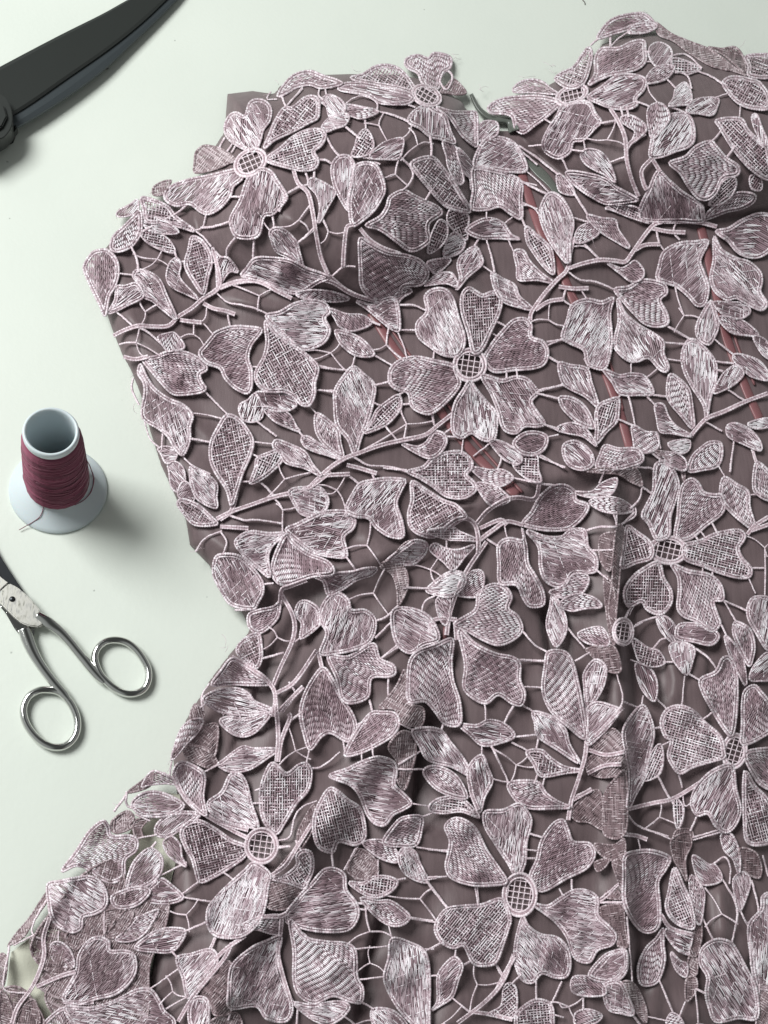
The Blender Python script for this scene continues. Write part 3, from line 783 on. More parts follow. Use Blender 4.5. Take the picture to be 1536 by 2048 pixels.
L 80,1300 100,1180 160,1100 220,1070 280,1120 280,1200 230,1270 150,1310
L 420,1170 330,1120 290,1040 340,1000 390,1050 400,1120
L 400,1360 330,1400 200,1390 190,1330 240,1280 280,1250 340,1290
L 200,1330 150,1400 70,1430 0,1420 -20,1360 60,1320 140,1300
P 1250,0 1310,60 1360,160 1430,270 1450,360 1400,430 1300,380 1240,400 1170,480 1130,370 1110,260 1130,160 1180,60
P 1300,720 1400,780 1470,830 1500,920 1500,1010 1440,1050 1340,1030 1310,1090 1240,1080 1200,1020 1190,900 1230,790
L 1130,1300 1040,1280 930,1250 1020,1230 1090,1170 1090,1110 1130,1080 1180,1100 1190,1190 1160,1270
P 1110,1370 1180,1280 1250,1200 1320,1190 1380,1230 1390,1320 1450,1400 1460,1480 1400,1560 1250,1570 1100,1540 1020,1480
D 1190,800 1200,900 1180,980 1100,1100 1000,1200 940,1230 1080,1060 1100,960
D 1400,1180 1440,1110 1540,1120 1540,1240 1450,1260
L 260,1440 210,1530 140,1560 110,1500 180,1470
S 960,130 970,240 980,400 970,550
S 980,550 1000,420 1050,290 1040,260
S 970,260 1050,180 1130,100
S 350,620 430,780 560,880 700,960 800,1010
S 540,860 620,910 800,960
B 1110,260 1060,300
B 1165,490 1150,550
B 1160,590 1240,580 1340,500
B 850,720 880,710
B 840,800 880,800
B 410,1340 490,1280
B 420,1365 570,1390
B 280,1230 420,1160
B 140,1010 240,990
B 70,740 70,810 120,830
B 240,1040 200,1090
B 540,610 620,570
B 560,90 520,160 530,230
B 520,220 560,200 600,230
B 650,260 650,240
B 750,280 740,250
B 330,620 340,540
B 300,620 350,650
B 660,1220 700,1250
B 990,1020 1050,1000 1080,880 1130,820 1200,790
B 990,1060 1040,1060
B 1370,430 1380,490
B 1450,330 1530,290
B 1440,1080 1380,1190
B 1060,100 1080,130
B 0,840 60,760
B 130,870 200,900
B 1460,1400 1500,1400
T 690 1260 3
P 640,70 560,80 450,120 390,180 375,300 385,430 480,430 540,490 600,565 690,565 690,430 650,300 640,180
P 690,0 780,80 900,140 1000,160 1050,200 1050,300 1080,380 1060,450 1000,440 920,390 850,440 770,410 710,340 720,200
L 1440,640 1330,570 1230,480 1185,360 1200,220 1220,130 1320,130 1370,200 1400,330 1430,480
L 700,570 790,570 860,540 950,560 1020,630 960,670 830,695 750,630
L 730,860 640,820 500,780 450,700 405,600 560,595 640,680 730,800
L 720,1000 620,990 530,940 470,850 530,815 620,840 690,900
L 805,1080 750,950 745,820 820,750 860,830 885,910 840,1000
L 790,1120 700,1090 600,1100 520,1090 510,1050 570,1010 680,1000 760,1060
L 1400,790 1280,720 1160,640 1140,560 1130,490 1240,520 1320,590 1350,690
L 1410,840 1320,860 1180,880 1130,800 1090,730 1180,720 1240,770 1320,820
L 1340,1060 1250,1070 1110,1070 1030,1030 980,920 1150,910 1210,980 1280,1030
P 10,740 60,620 150,500 220,490 300,500 325,560 290,630 200,690 90,740
P -80,880 20,830 100,790 200,760 290,790 310,850 300,930 350,980 400,1040 350,1080 290,1110 240,1170 180,1160 130,1100 90,1000 30,930
D 310,790 260,700 330,610 400,620 430,720 400,850 360,960 310,900
D 200,470 250,410 310,330 360,230 370,380 380,440 470,470 470,560 420,580 330,560 300,480
L 240,1270 300,1160 360,1120 460,1120 460,1200 430,1290 340,1300
L 120,1280 220,1260 300,1310 320,1390 240,1380 170,1340
L 490,1500 420,1500 350,1450 320,1370 350,1310 420,1330 450,1400
D 10,1440 80,1310 190,1380 190,1470 100,1500
P 960,1500 900,1530 760,1530 640,1490 605,1420 620,1340 630,1260 600,1180 650,1130 720,1140 790,1200 850,1320 920,1420
P 1030,1470 980,1400 900,1280 840,1180 840,1090 950,1080 1040,1040 1090,1080 1120,1150 1090,1270 1080,1400
P 1120,1480 1150,1380 1180,1260 1250,1160 1310,1140 1340,1200 1370,1270 1470,1280 1500,1350 1450,1430 1330,1490 1180,1570
S 1440,470 1450,640 1440,760 1400,900 1360,1020 1340,1140
S 1390,1000 1480,960
S 740,870 760,980 800,1080
B 1060,180 1190,185
B 1080,340 1185,345
B 840,450 845,530
B 1010,460 985,500 955,560
B 1080,460 1130,490
B 1030,640 1140,630
B 820,700 820,750
B 880,700 930,800 980,910
B 1010,680 1090,720
B 890,895 980,915
B 1160,660 1150,710
B 325,560 410,600
B 450,730 330,800
B 320,835 470,835
B 400,1040 510,1060
B 465,1120 520,1100
B 440,1305 610,1330
B 490,1500 600,1480
B 160,690 170,760
B 100,740 100,790
B 590,570 580,595
B 1150,880 1140,910
B 1200,880 1190,920
B 730,1000 770,1000
B 230,160 310,110
B 150,430 160,470
B 85,580 130,560
T 860 1580 3.84
R 690,805 130 165 0
P 800,880 900,890 1000,830 1100,770 1200,770 1290,830 1290,960 1380,1050 1430,1120 1400,1190 1290,1230 1230,1320 1140,1310 1090,1250 1050,1130 950,1000
P 720,990 760,1050 850,1110 970,1130 1050,1200 1080,1330 1050,1430 960,1440 860,1410 790,1480 710,1460 660,1350 650,1240 670,1100
P 540,850 400,880 250,890 130,910 60,990 40,1080 90,1170 180,1215 260,1200 330,1330 430,1350 510,1320 560,1200 600,1080 620,980
L 1250,1430 1330,1320 1400,1250 1500,1240 1510,1350 1450,1440 1350,1480
B 0,460 130,465
B 0,670 110,665
B 0,740 120,890
B 350,760 370,870
B 780,340 850,360
B 750,460 810,465
B 750,525 790,525
B 0,1010 40,1020
B 0,1220 80,1180
B 200,1230 195,1270
B 230,1360 310,1320
B 510,1340 550,1400
B 1090,700 1090,750
B 1000,770 1010,790
B 1310,850 1350,830 1440,740
B 1310,860 1440,870
S 510,1540 570,1420 650,1280
T 1060 1200 3.227
R 1320,975 78 112 8
P 1240,970 1230,880 1130,790 1050,710 960,680 880,710 845,790 870,880 910,910 890,1000 920,1070 970,1120 1050,1080 1150,1050 1250,1020
P 1300,860 1250,830 1170,700 1110,590 1100,510 1200,460 1240,380 1290,370 1330,440 1340,560 1330,750
P 1380,920 1370,800 1370,650 1390,580 1450,550 1500,600 1560,680 1600,780 1540,860
P 1300,1080 1200,1090 1120,1150 1060,1230 1040,1320 1080,1390 1150,1380 1200,1460 1270,1500 1330,1450 1360,1350 1330,1220
P 1400,1000 1500,960 1600,970 1640,1080 1600,1220 1500,1200 1430,1110
P 1390,1120 1450,1200 1530,1280 1570,1380 1580,1536 1500,1580 1400,1560 1380,1400
L 1390,540 1330,440 1280,330 1260,230 1330,300 1380,400
L 1410,410 1340,290 1310,200 1330,140 1420,190 1450,290 1440,370
L 1420,510 1450,420 1540,340 1560,500 1480,520
P 1540,310 1460,210 1410,120 1405,40 1450,-20 1560,0 1600,150
L 970,300 900,260 840,190 820,110 880,110 930,160 960,230
L 960,240 960,160 1060,150 1150,170 1220,230 1170,290 1060,270
L 1010,470 940,410 910,350 905,290 980,270 1060,310 1050,390
L 860,400 790,430 710,400 680,330 665,250 760,310 830,330
L 800,640 740,600 700,520 685,410 780,450 820,540
L 630,1340 640,1150 620,1000 600,850 660,740 730,680 780,760 800,870 770,1000 740,1150 680,1260
L 720,1160 780,1000 840,930 860,1020 830,1130
P 380,920 360,800 370,700 430,660 520,680 580,710 540,780 470,860
D 390,930 470,860 550,830 640,960 520,1000 400,970
D 360,1040 440,980 500,1010 620,1000 620,1110 480,1150 380,1120
D 480,1250 540,1160 620,1110 620,1500 480,1520 470,1350
D 260,1370 330,1280 430,1220 470,1280 480,1480 380,1440 300,1430
L 370,690 350,560 350,470 420,385 490,430 480,540 430,640
L 950,1470 930,1360 940,1280 990,1340 980,1430
D 930,1540 950,1480 1040,1480 1050,1540
S 630,1350 800,1310 930,1280 1110,1170
S 380,920 490,810 600,690
S 370,1120 480,1070 590,1060
S 280,1290 400,1220
S 380,970 500,1000 650,970
B 560,480 600,640 560,720
B 610,660 690,690
B 810,110 700,150 660,190
B 650,40 620,110
B 870,250 840,260 800,310
B 870,400 910,400
B 1000,480 980,680
B 1030,480 1100,520
B 1080,320 1150,370 1200,440
B 820,640 880,700
B 800,830 845,820
B 1130,760 1170,730
B 960,1120 980,1200
B 830,1140 880,1240 930,1320
B 630,1380 700,1460 880,1520
B 1080,1390 1040,1480
B 730,630 720,680
B 1240,170 1270,230
B 990,1270 1000,1330 1040,1310
B 1200,1490 1060,1530
B 660,390 690,400
B 850,940 890,920
T 0 1584 3.31
P 420,520 500,400 590,260 680,190 720,230 740,290 860,290 910,320 900,390 830,450 820,560 740,600 660,570 580,510 500,490
D 740,190 840,120 890,160 870,210 790,270 740,260
D 890,190 1000,165 940,240 950,300 890,290
P 330,620 400,590 500,570 600,560 680,610 710,700 690,770 620,810 550,830 540,900 480,930 400,900 340,830 320,720
D 50,1020 100,940 200,820 310,660 330,700 230,850 160,960 80,1010
L 480,1150 380,1140 330,1060 350,1000 410,1000 470,1060
P 430,1360 500,1200 520,1080 580,990 650,960 720,990 730,1050 830,1050 890,1080 900,1180 850,1270 760,1340 640,1370 530,1400
L 780,970 860,900 920,830 1030,790 1000,880 930,960 850,990
L 910,1030 980,950 1060,910 1150,900 1230,920 1190,1010 1130,1060 1030,1060
P 1250,1350 1210,1230 1170,1100 1270,1070 1390,1040 1440,1090 1420,1180 1330,1260
D 1290,1340 1350,1230 1470,1130 1540,1150 1540,1440 1420,1480 1380,1380
L 1270,1540 1250,1440 1290,1360 1370,1370 1385,1460 1370,1560
P 440,1430 600,1430 760,1380 900,1310 1000,1310 1060,1390 1090,1450 1160,1520 1100,1600 800,1650 560,1600
P 430,1440 330,1490 280,1560 300,1640 480,1640 500,1540
D 0,1080 50,1100 40,1240 10,1310 -20,1300
D 0,1320 60,1370 90,1480 60,1540 0,1540
D 100,1540 150,1420 220,1370 250,1420 260,1540
D 430,960 540,840 680,790 700,930 560,1000 500,1050
D 690,790 870,780 870,860 780,960 700,950
D 250,1230 290,1100 340,1130 470,1150 480,1230 420,1370 260,1300
S 330,830 290,960 290,1100 220,1280 120,1420 80,1536
S 240,1290 400,1220 500,1190
S 420,1390 500,1400 620,1390
S 1180,1520 1290,1340 1480,1110 1536,1000
B 320,700 230,850 215,940 270,970
B 60,1030 50,1100 30,1200 30,1310 160,1330
B 390,930 385,980
B 690,780 690,950
B 1230,920 1370,860
B 1440,940 1400,1040
B 1140,1060 1170,1090
B 1000,1300 1170,1180
B 1110,1430 1230,1360
B 100,1010 200,960 220,950
T 400 1584 3.31
L 530,830 430,820 330,850 260,900 380,910 520,940
D 430,600 560,590 690,640 680,700 560,780 440,760
L 1000,600 1080,600 1150,560 1250,560 1310,600 1250,670 1160,700 1070,670
L 1080,710 1170,720 1260,720 1350,780 1390,830 1340,880 1250,880 1150,810
P 530,970 430,990 330,1040 210,1150 190,1300 200,1430 370,1420 440,1500 560,1520 610,1460 600,1360 530,1200 520,1080
P 600,850 700,960 840,990 960,1000 1030,1050 1040,1220 1080,1300 1070,1390 1000,1390 880,1350 760,1400 660,1350 620,1250 620,1050
L 640,1400 740,1410 860,1390 950,1390 990,1430 920,1510 830,1540 720,1490
L 1500,1600 1400,1530 1290,1400 1220,1240 1250,1100 1270,970 1400,1000 1490,1060 1520,1200 1520,1400
L 1300,1600 1160,1560 1140,1440 1280,1450 1380,1560
D 60,1536 150,1470 250,1460 270,1560
S 30,1200 150,1060 300,950
S 280,890 400,830 540,820 640,740 690,680
S 540,830 530,960 520,1100 600,1370 640,1400
S 570,850 640,910 700,960
S 430,580 560,490 640,370 740,210
B 1040,770 1090,780
B 1045,735 1080,735
B 1380,830 1530,850
B 1250,890 1270,960
B 1030,1040 1240,1020
B 1070,1240 1210,1225
B 1070,1390 1140,1430
B 1310,580 1350,575
B 1180,460 1180,560
B 210,1430 190,1500
B 640,330 660,370
B 530,370 580,360
B 870,390 880,480
B 970,500 1040,370
B 1490,1040 1536,1040
B 110,940 60,1040
B 650,1420 640,1536
T 740 1664 4
L 500,1410 540,1350 540,1160 600,1060 680,1000 740,1070 710,1180 660,1320 560,1390
S 1150,980 1060,1200 920,1360 700,1530
L 960,1450 1050,1390 1070,1250 1120,1210 1170,1260 1170,1430 1120,1500 1020,1480
P 1180,1470 1250,1380 1340,1340 1440,1370 1470,1460 1440,1600 1200,1600
B 460,400 610,590
B 320,690 510,720
B 450,950 560,890
B 690,930 680,990
B 740,1070 810,1030
B 490,1150 535,1150
B 660,1330 810,1450
B 1010,1070 1050,1140
B 1330,1200 1330,1330
B 1450,1380 1530,1210
B 860,450 870,570
B 1470,1460 1536,1480
B 1150,1200 1200,1150
S 830,1440 960,1460 1140,1500
T 1152 1664 4
P 740,220 620,150 500,150 390,190 380,350 380,540 430,680 520,790 610,800 670,730 670,560 660,400 720,300
P 790,300 860,430 920,560 950,760 860,760 770,700 720,600 740,480
D 760,60 900,0 930,100 880,220 890,400 830,300 780,220
L 950,200 1060,260 1110,260 1160,330 1160,390 1080,420 1000,410 950,300
L 910,350 1020,460 1020,600 990,740 940,640
L 1300,320 1260,220 1190,150 1160,30 1200,0 1260,40 1310,180
L 1310,620 1270,500 1260,380 1330,320 1390,370 1380,470
D 1310,130 1440,160 1490,280 1470,370 1390,350 1320,280
L 720,790 850,820 930,820 910,940 900,980 800,930
L 760,960 830,1030 890,1060 880,1160 800,1100
D 1000,720 1010,850 970,990 910,980 930,830
D 905,990 970,1000 970,1140 890,1140
D 880,1180 960,1160 970,1270 880,1360
L 690,790 700,900 710,1030 660,1190 570,1230 510,1200 500,1070 560,930 640,850
P 1440,1470 1440,1250 1370,1100 1290,950 1230,880 1120,860 1010,930 990,1050 1050,1160 1040,1280 1060,1390 1120,1520 1300,1490
P 1460,1230 1420,1150 1400,1000 1380,750 1480,620 1490,520 1560,500 1620,700 1600,1200
D 1460,1250 1540,1250 1540,1540 1440,1540
L 120,1140 210,1000 310,950 400,950 410,1080 360,1170 240,1200
L -10,1170 120,1160 220,1220 230,1300 70,1310 -30,1270
L 230,1300 240,1210 360,1200 430,1340 460,1460 360,1450 260,1420
D 370,1210 450,1200 520,1290 570,1430 560,1530 470,1420
D 200,600 300,580 380,590 400,780 420,920 330,910 330,820 180,690
D 150,90 300,100 390,50 390,200 280,230 180,170
D 290,240 380,240 380,500 330,380
D 150,240 270,210 240,280 170,320
D 220,520 300,440 380,540
L 730,1540 760,1450 830,1480 860,1560
L 0,1450 100,1420 210,1470 130,1540 0,1540
S 680,660 760,770 930,820
S 390,20 480,30 570,60
B 500,70 515,130
B 620,0 740,50
B 950,60 1160,0
B 1110,250 1190,200 1235,280 1230,400
B 1180,390 1290,610 1250,880
B 1310,620 1370,740
B 1410,400 1460,640 1380,720
B 1390,730 1400,1050
B 1020,700 1090,850
B 200,530 330,420
B 200,565 380,560
B 670,1190 770,1430
B 590,1480 730,1510
B 970,1260 1030,1290
B 410,690 430,940 450,1180
B 60,1310 60,1400
B 830,1470 870,1370
B 450,1460 510,1536
B 1060,1180 1180,1140
B 1500,200 1536,340
B 1440,1540 1470,1230"""
SH=[('D',np.array(q_,float)) for q_ in LOWL];ox=oy=0;sc=3
for ln in DATA.strip().split('\n'):
    k=ln.split()
    if k[0]=='T': ox,oy,sc=map(float,k[1:]); continue
    if k[0]=='R':
        if ',' in k[1]: k=[k[0]]+k[1].split(',')+k[2:]
        c=[float(q) for q in k[1:]]; SH.append(('R',np.array([ox+c[0]/sc,oy+c[1]/sc]),c[2]/sc,c[3]/sc,math.radians(c[4]))); continue
    P=np.array([[float(q) for q in p.split(',')] for p in k[1:]])/sc+[ox,oy]; SH.append((k[0],P))
def scan(poly,ang,sp,jit=.3,off=0):
    """parallel lines across a polygon -> list of (p0,p1)"""
    c,s=math.cos(ang),math.sin(ang); X=poly[:,0]*c+poly[:,1]*s; Y=-poly[:,0]*s+poly[:,1]*c
    X2,Y2=np.roll(X,-1),np.roll(Y,-1); out=[]; y=Y.min()+sp*.5+off
    while y<Y.max():
        m=(Y>y)!=(Y2>y); xs=np.sort(X[m]+(y-Y[m])*(X2[m]-X[m])/(Y2[m]-Y[m]))
        for a,b in zip(xs[::2],xs[1::2]):
            if b-a>4: out.append((a,b,y))
        y+=sp*(1+R_.uniform(-jit,jit))
    return out,c,s
LIM=lambda u,v,dz:None
def ribbons(mb,segs,c,s,w,zf,arch,tone_f,curve=0):
    """every (a,b,y) becomes one raised stitch; batch by equal vertex count"""
    if not segs: return
    A=np.array(segs); L=A[:,1]-A[:,0]; K=5
    t=np.linspace(0,1,K); X=A[:,0:1]+L[:,None]*t; Y=A[:,2:3]+curve*np.sin(t*np.pi)[None]*(L[:,None]/40)
    wid=w*(.55+.45*np.sin(t*np.pi))[None]*np.ones((len(A),1))
    off=np.array([-1,-.45,.45,1])*.5; hz=np.array([0,.85,.85,0])
    YY=Y[:,:,None]+wid[:,:,None]*off; XX=np.broadcast_to(X[:,:,None],YY.shape)
    U=XX*c-YY*s; V=XX*s+YY*c
    Z=zf(U,V)+(arch*np.sin(t*np.pi)[None,:,None]*np.clip(L/14,.4,1.2)[:,None,None]+(wid*PX*.42)[:,:,None]*hz)
    P=W(U,V,Z); n=len(A); tn=np.repeat(tone_f(A),K*4)
    idx=np.arange(n*K*4).reshape(n,K,4)+mb.n
    f=np.stack([idx[:,:-1,:-1],idx[:,1:,:-1],idx[:,1:,1:],idx[:,:-1,1:]],-1).reshape(-1,4)
    mb.v.append(P.reshape(-1,3)); mb.t.append(tn); mb.f.append(f); mb.n+=n*K*4
def cord(mb,path,closed,r,zf,lift,tone=(.5,1.),step=2.6,flat=.8,taper=False):
    P=resample(path,step,closed); n=len(P)
    if n<3: return
    T=(np.roll(P,-1,0)-np.roll(P,1,0)) if closed else np.gradient(P,axis=0); T/=(np.hypot(*T.T)[:,None]+1e-9); N=np.stack([-T[:,1],T[:,0]],-1)
    k=np.arange(n); rr=r*(1+.08*np.cos(k*np.pi)+rng.uniform(-.08,.08,n)+.16*np.sin(k*.11+r*40))
    if taper: rr*=np.clip(np.minimum(k,n-1-k)/3+.5,0,1)
    a=np.linspace(0,2*np.pi,7)[:-1]+.3*(k%2)[:,None]; o=np.cos(a)*rr[:,None]; z=(np.sin(a)*flat+flat*.6)*rr[:,None]*PX
    U=P[:,0:1]+N[:,0:1]*o; V=P[:,1:2]+N[:,1:2]*o
    Z=zf(P[:,0],P[:,1])[:,None]+z+lift
    Q=W(U,V,Z); tn=rng.uniform(*tone,n)*(.86+.14*np.cos(k*np.pi)); tn=np.repeat(tn[:,None],6,1)
    if closed: Q=np.concatenate([Q,Q[:1]]); tn=np.concatenate([tn,tn[:1]])
    mb.grid(Q,tn,True)
def inset(P,d):
    T=np.roll(P,-1,0)-np.roll(P,1,0); T/=(np.hypot(*T.T)[:,None]+1e-9); N=np.stack([-T[:,1],T[:,0]],-1)
    A=.5*np.sum(P[:,0]*np.roll(P[:,1],-1)-np.roll(P[:,0],-1)*P[:,1]); Q=P+N*d*(1 if A>0 else -1)
    dd,_=sdist(Q[:,0],Q[:,1],P); return Q[dd>d*.75]
area_of=lambda P:abs(.5*np.sum(P[:,0]*np.roll(P[:,1],-1)-np.roll(P[:,0],-1)*P[:,1]))
def stitches(segs,lo,hi,drop=None,cs=None):
    out=[]
    for a,b,y in segs:
        x=a-R_.uniform(0,hi*.6)
        while x<b:
            e=x+R_.uniform(lo,hi); p,q=max(x,a),min(e,b)
            if q-p>4 and not (drop and drop((p+q)/2,y)): out.append((p,q,y+R_.uniform(-.2,.2)))
            x=e+.8
    return out
def motif(kind,P,seed):
    """one petal or leaf: woven ground, satin stitches along it, corded outline"""
    R_.seed(seed); global rng; rng=np.random.default_rng(seed)
    poly=crom(P,True,5); c0=poly.mean(0); base=P[0]; dv=c0-base; dl=np.hypot(*dv)+1e-6
    if kind!='D' and len(P)>5:
        P=P.copy(); P[0]=P[0]-dv/dl*min(5,dl*.1); poly=crom(P,True,5)
    T=np.roll(poly,-1,0)-np.roll(poly,1,0); T/=(np.hypot(*T.T)[:,None]+1e-9); sg_=1 if np.sum(poly[:,0]*np.roll(poly[:,1],-1)-np.roll(poly[:,0],-1)*poly[:,1])>0 else -1
    poly=poly+np.stack([T[:,1],-T[:,0]],-1)*sg_*(1.6 if kind!='D' else 0); ar=area_of(poly)
    ang=math.atan2(dv[1],dv[0])+R_.uniform(-.2,.2); mb=MB(); back=kind=='D'
    tx,ty=R_.uniform(-1,1),R_.uniform(-1,1); sz=math.sqrt(ar); amp=(0.0 if back else .0009)
    ph=R_.uniform(0,6.28); curl=R_.uniform(.0,1.)*.0009*min(1,sz/90)
    R0=max(20,sz*.55)
    def zf(u,v):
        dx=(u-c0[0])/R0; dy=(v-c0[1])/R0
        return hl(u,v)+(-.0002 if back else .0003)+amp*np.clip(tx*dx+ty*dy,-1,1)*.7+curl*np.clip(dx*dx+dy*dy,0,1.4)+.00025*n4(u+ph*40,v)
    style=R_.random(); sheen_shift=R_.choice([-.2,-.1,0,.08,.15])  # silk sheen put into the colour
    # woven ground
    if back:
        dsh=R_.choice([0,.15,.35,.5])
        sg,c,s=scan(poly,ang+.7,3.1,.1); ribbons(mb,stitches(sg,20,60),c,s,3.5,zf,.00005,lambda A:rng.uniform(0,.5,len(A))+dsh*.6)
        sg,c,s=scan(poly,ang-.8,4.6,.2); ribbons(mb,stitches(sg,8,16),c,s,1.7,lambda u,v:zf(u,v)+.00018,.00012,lambda A:np.clip(rng.uniform(.1,.9,len(A))+dsh,0,1))
    else:
        gsp=3.9 if style<.84 else 6.2; gw=3.4 if style<.84 else 2.9
        sg,c,s=scan(poly,ang+(.25 if style<.84 else 1.45),gsp,.1); ribbons(mb,stitches(sg,30,80),c,s,gw,zf,.00004,lambda A:rng.uniform(.1,.42,len(A)))
        nn=Noise(sz*1.1+20,seed+5); bright=R_.uniform(-.15,.3)  # smooth field: thins the stitches and paints sheen patches into their tone
        if .5<style<.84:   # short staggered stitches that read as a twill
            a1=ang+R_.uniform(-.3,.3); sg,c,s=scan(poly,a1,3.3,.03); out=[]
            for q_,(a,b,y) in enumerate(sg):
                x=a-(y*R_.choice([1.25])%11.5)
                while x<b:
                    p,q=max(x,a),min(x+8.6,b)
                    if q-p>3: out.append((p,q,y))
                    x+=11.5
            ribbons(mb,out,c,s,2.5,lambda u,v:zf(u,v)+.00018,.00026,lambda A:np.clip(rng.uniform(.38,.68,len(A))+sheen_shift*.8+(rng.random(len(A))<.2)*.3+.25*nn((A[:,0]+A[:,1])/2*c-A[:,2]*s,(A[:,0]+A[:,1])/2*s+A[:,2]*c),.1,1))
        elif style<.84:   # satin stitch, thinner in places
            sp=2.55; a1=ang+R_.uniform(-.3,.3)
            sg,c,s=scan(poly,a1,sp,.12)
            dr=lambda x,y:(nn(x*c-y*s,x*s+y*c)*.33+R_.random()>.92+bright)
            ribbons(mb,stitches(sg,12,34,dr),c,s,2.2,lambda u,v:zf(u,v)+.00022,.00028,lambda A:np.clip(rng.uniform(.38,.86,len(A))+(rng.random(len(A))<.12)*.3-(rng.random(len(A))<.08)*.35+sheen_shift+.30*nn((A[:,0]+A[:,1])/2*c-A[:,2]*s,(A[:,0]+A[:,1])/2*s+A[:,2]*c),.12,1),R_.uniform(-1.2,1.2))
            sg,c,s=scan(poly,a1+R_.choice([.9,-.9,1.3]),R_.choice([60,60,22,10]),.4)
            ribbons(mb,stitches(sg,5,10,lambda x,y:R_.random()<.45),c,s,1.7,lambda u,v:zf(u,v)+.0005,.0002,lambda A:rng.uniform(.5,1,len(A)))
        else:           # open grid with knots
            sg,c,s=scan(poly,ang-.1,4.9,.12); ribbons(mb,stitches(sg,16,40),c,s,2.2,lambda u,v:zf(u,v)+.00025,.0002,lambda A:np.clip(rng.uniform(.2,.9,len(A))+sheen_shift,.1,1))
            sg,c,s=scan(poly,ang+1.45,6.4,.12); ribbons(mb,stitches(sg,5,9,lambda x,y:R_.random()<.35),c,s,2.3,lambda u,v:zf(u,v)+.0004,.0003,lambda A:rng.uniform(.45,1,len(A)))
    big=ar>4200
    tn=(.35,1) if back else (.45,1.)
    cord(mb,inset(poly,1.0),True,2.35 if big else 2.1,zf,.0001,tn,2.5)
    if ar>2600 and not back:
        q=inset(poly,6.2)
        if len(q)>8: cord(mb,q,True,1.9,zf,.00025,(.4,1),2.5)
        q=inset(poly,3.6)
        if len(q)>8: cord(mb,q,True,1.6,zf,.0000,(0,.35),3)
    return mb.mesh('motif'),ar,c0
rings=[s for s in SH if s[0]=='R']; flowers=[]
for _,c,rx,ry,ro in rings:
    R_.seed(int(c[0])); mb=MB(); a=np.linspace(0,2*np.pi,60)[:-1]
    el=lambda k:np.stack([c[0]+math.cos(ro)*rx*k*np.cos(a)-math.sin(ro)*ry*k*np.sin(a),c[1]+math.sin(ro)*rx*k*np.cos(a)+math.cos(ro)*ry*k*np.sin(a)],-1)
    zr=lambda u,v:hl(u,v)+.0006
    cord(mb,el(1),True,2.8,zr,.0002); cord(mb,el(.8),True,2.2,zr,.0003); cord(mb,el(.9),True,2,zr,.0,(0,.3))
    for da in (.15,1.72):
        sg,cc,s=scan(el(.78),ro+da,11.5*min(1,(rx+ry)/64),.08)
        for p,q,y in sg:
            ln=np.array([[x*cc-y*s,x*s+y*cc] for x in np.linspace(p,q,5)]); cord(mb,ln,False,1.35,zr,.0001,(.4,1),2.6)
    o=link('lace_flower',mb.mesh('flower_centre'),CORD,dress); flowers.append((c,max(rx,ry),o))
leaves=[];ns=0
for i,s in enumerate([s for s in SH if s[0] in 'PLD']):
    k,P=s; me,ar,c0=motif(k,P,1000+i*17)
    if k=='P':
        best=min(flowers,key=lambda f:np.hypot(*(P[0]-f[0]))); par=best[2] if np.hypot(*(P[0]-best[0]))<best[1]*1.45+8 else dress
        link('petal' if par is not dress else 'lace_petal',me,LACE,par,smooth=True)
    elif k=='L': leaves.append((ar,me))
    else: link('lace_turnback',me,BACK,dress)
leaves.sort(key=lambda q:-q[0])
for ar,me in leaves[:100]: link('lace_leaf',me,LACE,dress)
import bmesh
bm=bmesh.new()
for ar,me in leaves[100:]: bm.from_mesh(me)
me=bpy.data.meshes.new('small_leaves'); bm.to_mesh(me); bm.free(); link('small_lace_leaves',me,LACE,dress,kind='stuff')
# stems: double cords with a satin core
R_.seed(5); rng=np.random.default_rng(5)
zb=lambda u,v:hl(u,v)+.0007
for k,P in [s for s in SH if s[0]=='S']:
    mb=MB(); Q=resample(crom(P,False,6),2.6,False); T=np.gradient(Q,axis=0); T/=np.hypot(*T.T)[:,None]; N=np.stack([-T[:,1],T[:,0]],-1)
    cord(mb,Q,False,2.0,zb,.0,(0,.5),3); cord(mb,Q+N*2.7,False,2.0,zb,.0001,(.3,1)); cord(mb,Q-N*2.7,False,2.0,zb,.0001,(.3,1))
    link('lace_stem',mb.mesh('stem'),CORD,dress)
bars=[]
zn=lambda u,v:hl(u,v)+.0004
for s in SH:
    if s[0] in 'BO':
        P=s[1].copy()
        if s[0]=='B':
            for a,b in ((0,1),(-1,-2)):
                d=P[a]-P[b]; P[a]=P[a]+d/np.hypot(*d)*4
            Q=crom(P,False,5); Q=resample(Q,5,False); 
            Q[1:-1]+=rng.uniform(-.5,.5,(len(Q)-2,2)); mb=MB(); cord(mb,Q,False,R_.uniform(1.8,2.4),zn,0,(.4,1),2.3); bars.append((len(Q),mb))
        else: mb=MB(); cord(mb,crom(P),True,2.2,zn,0); bars.append((999,mb))
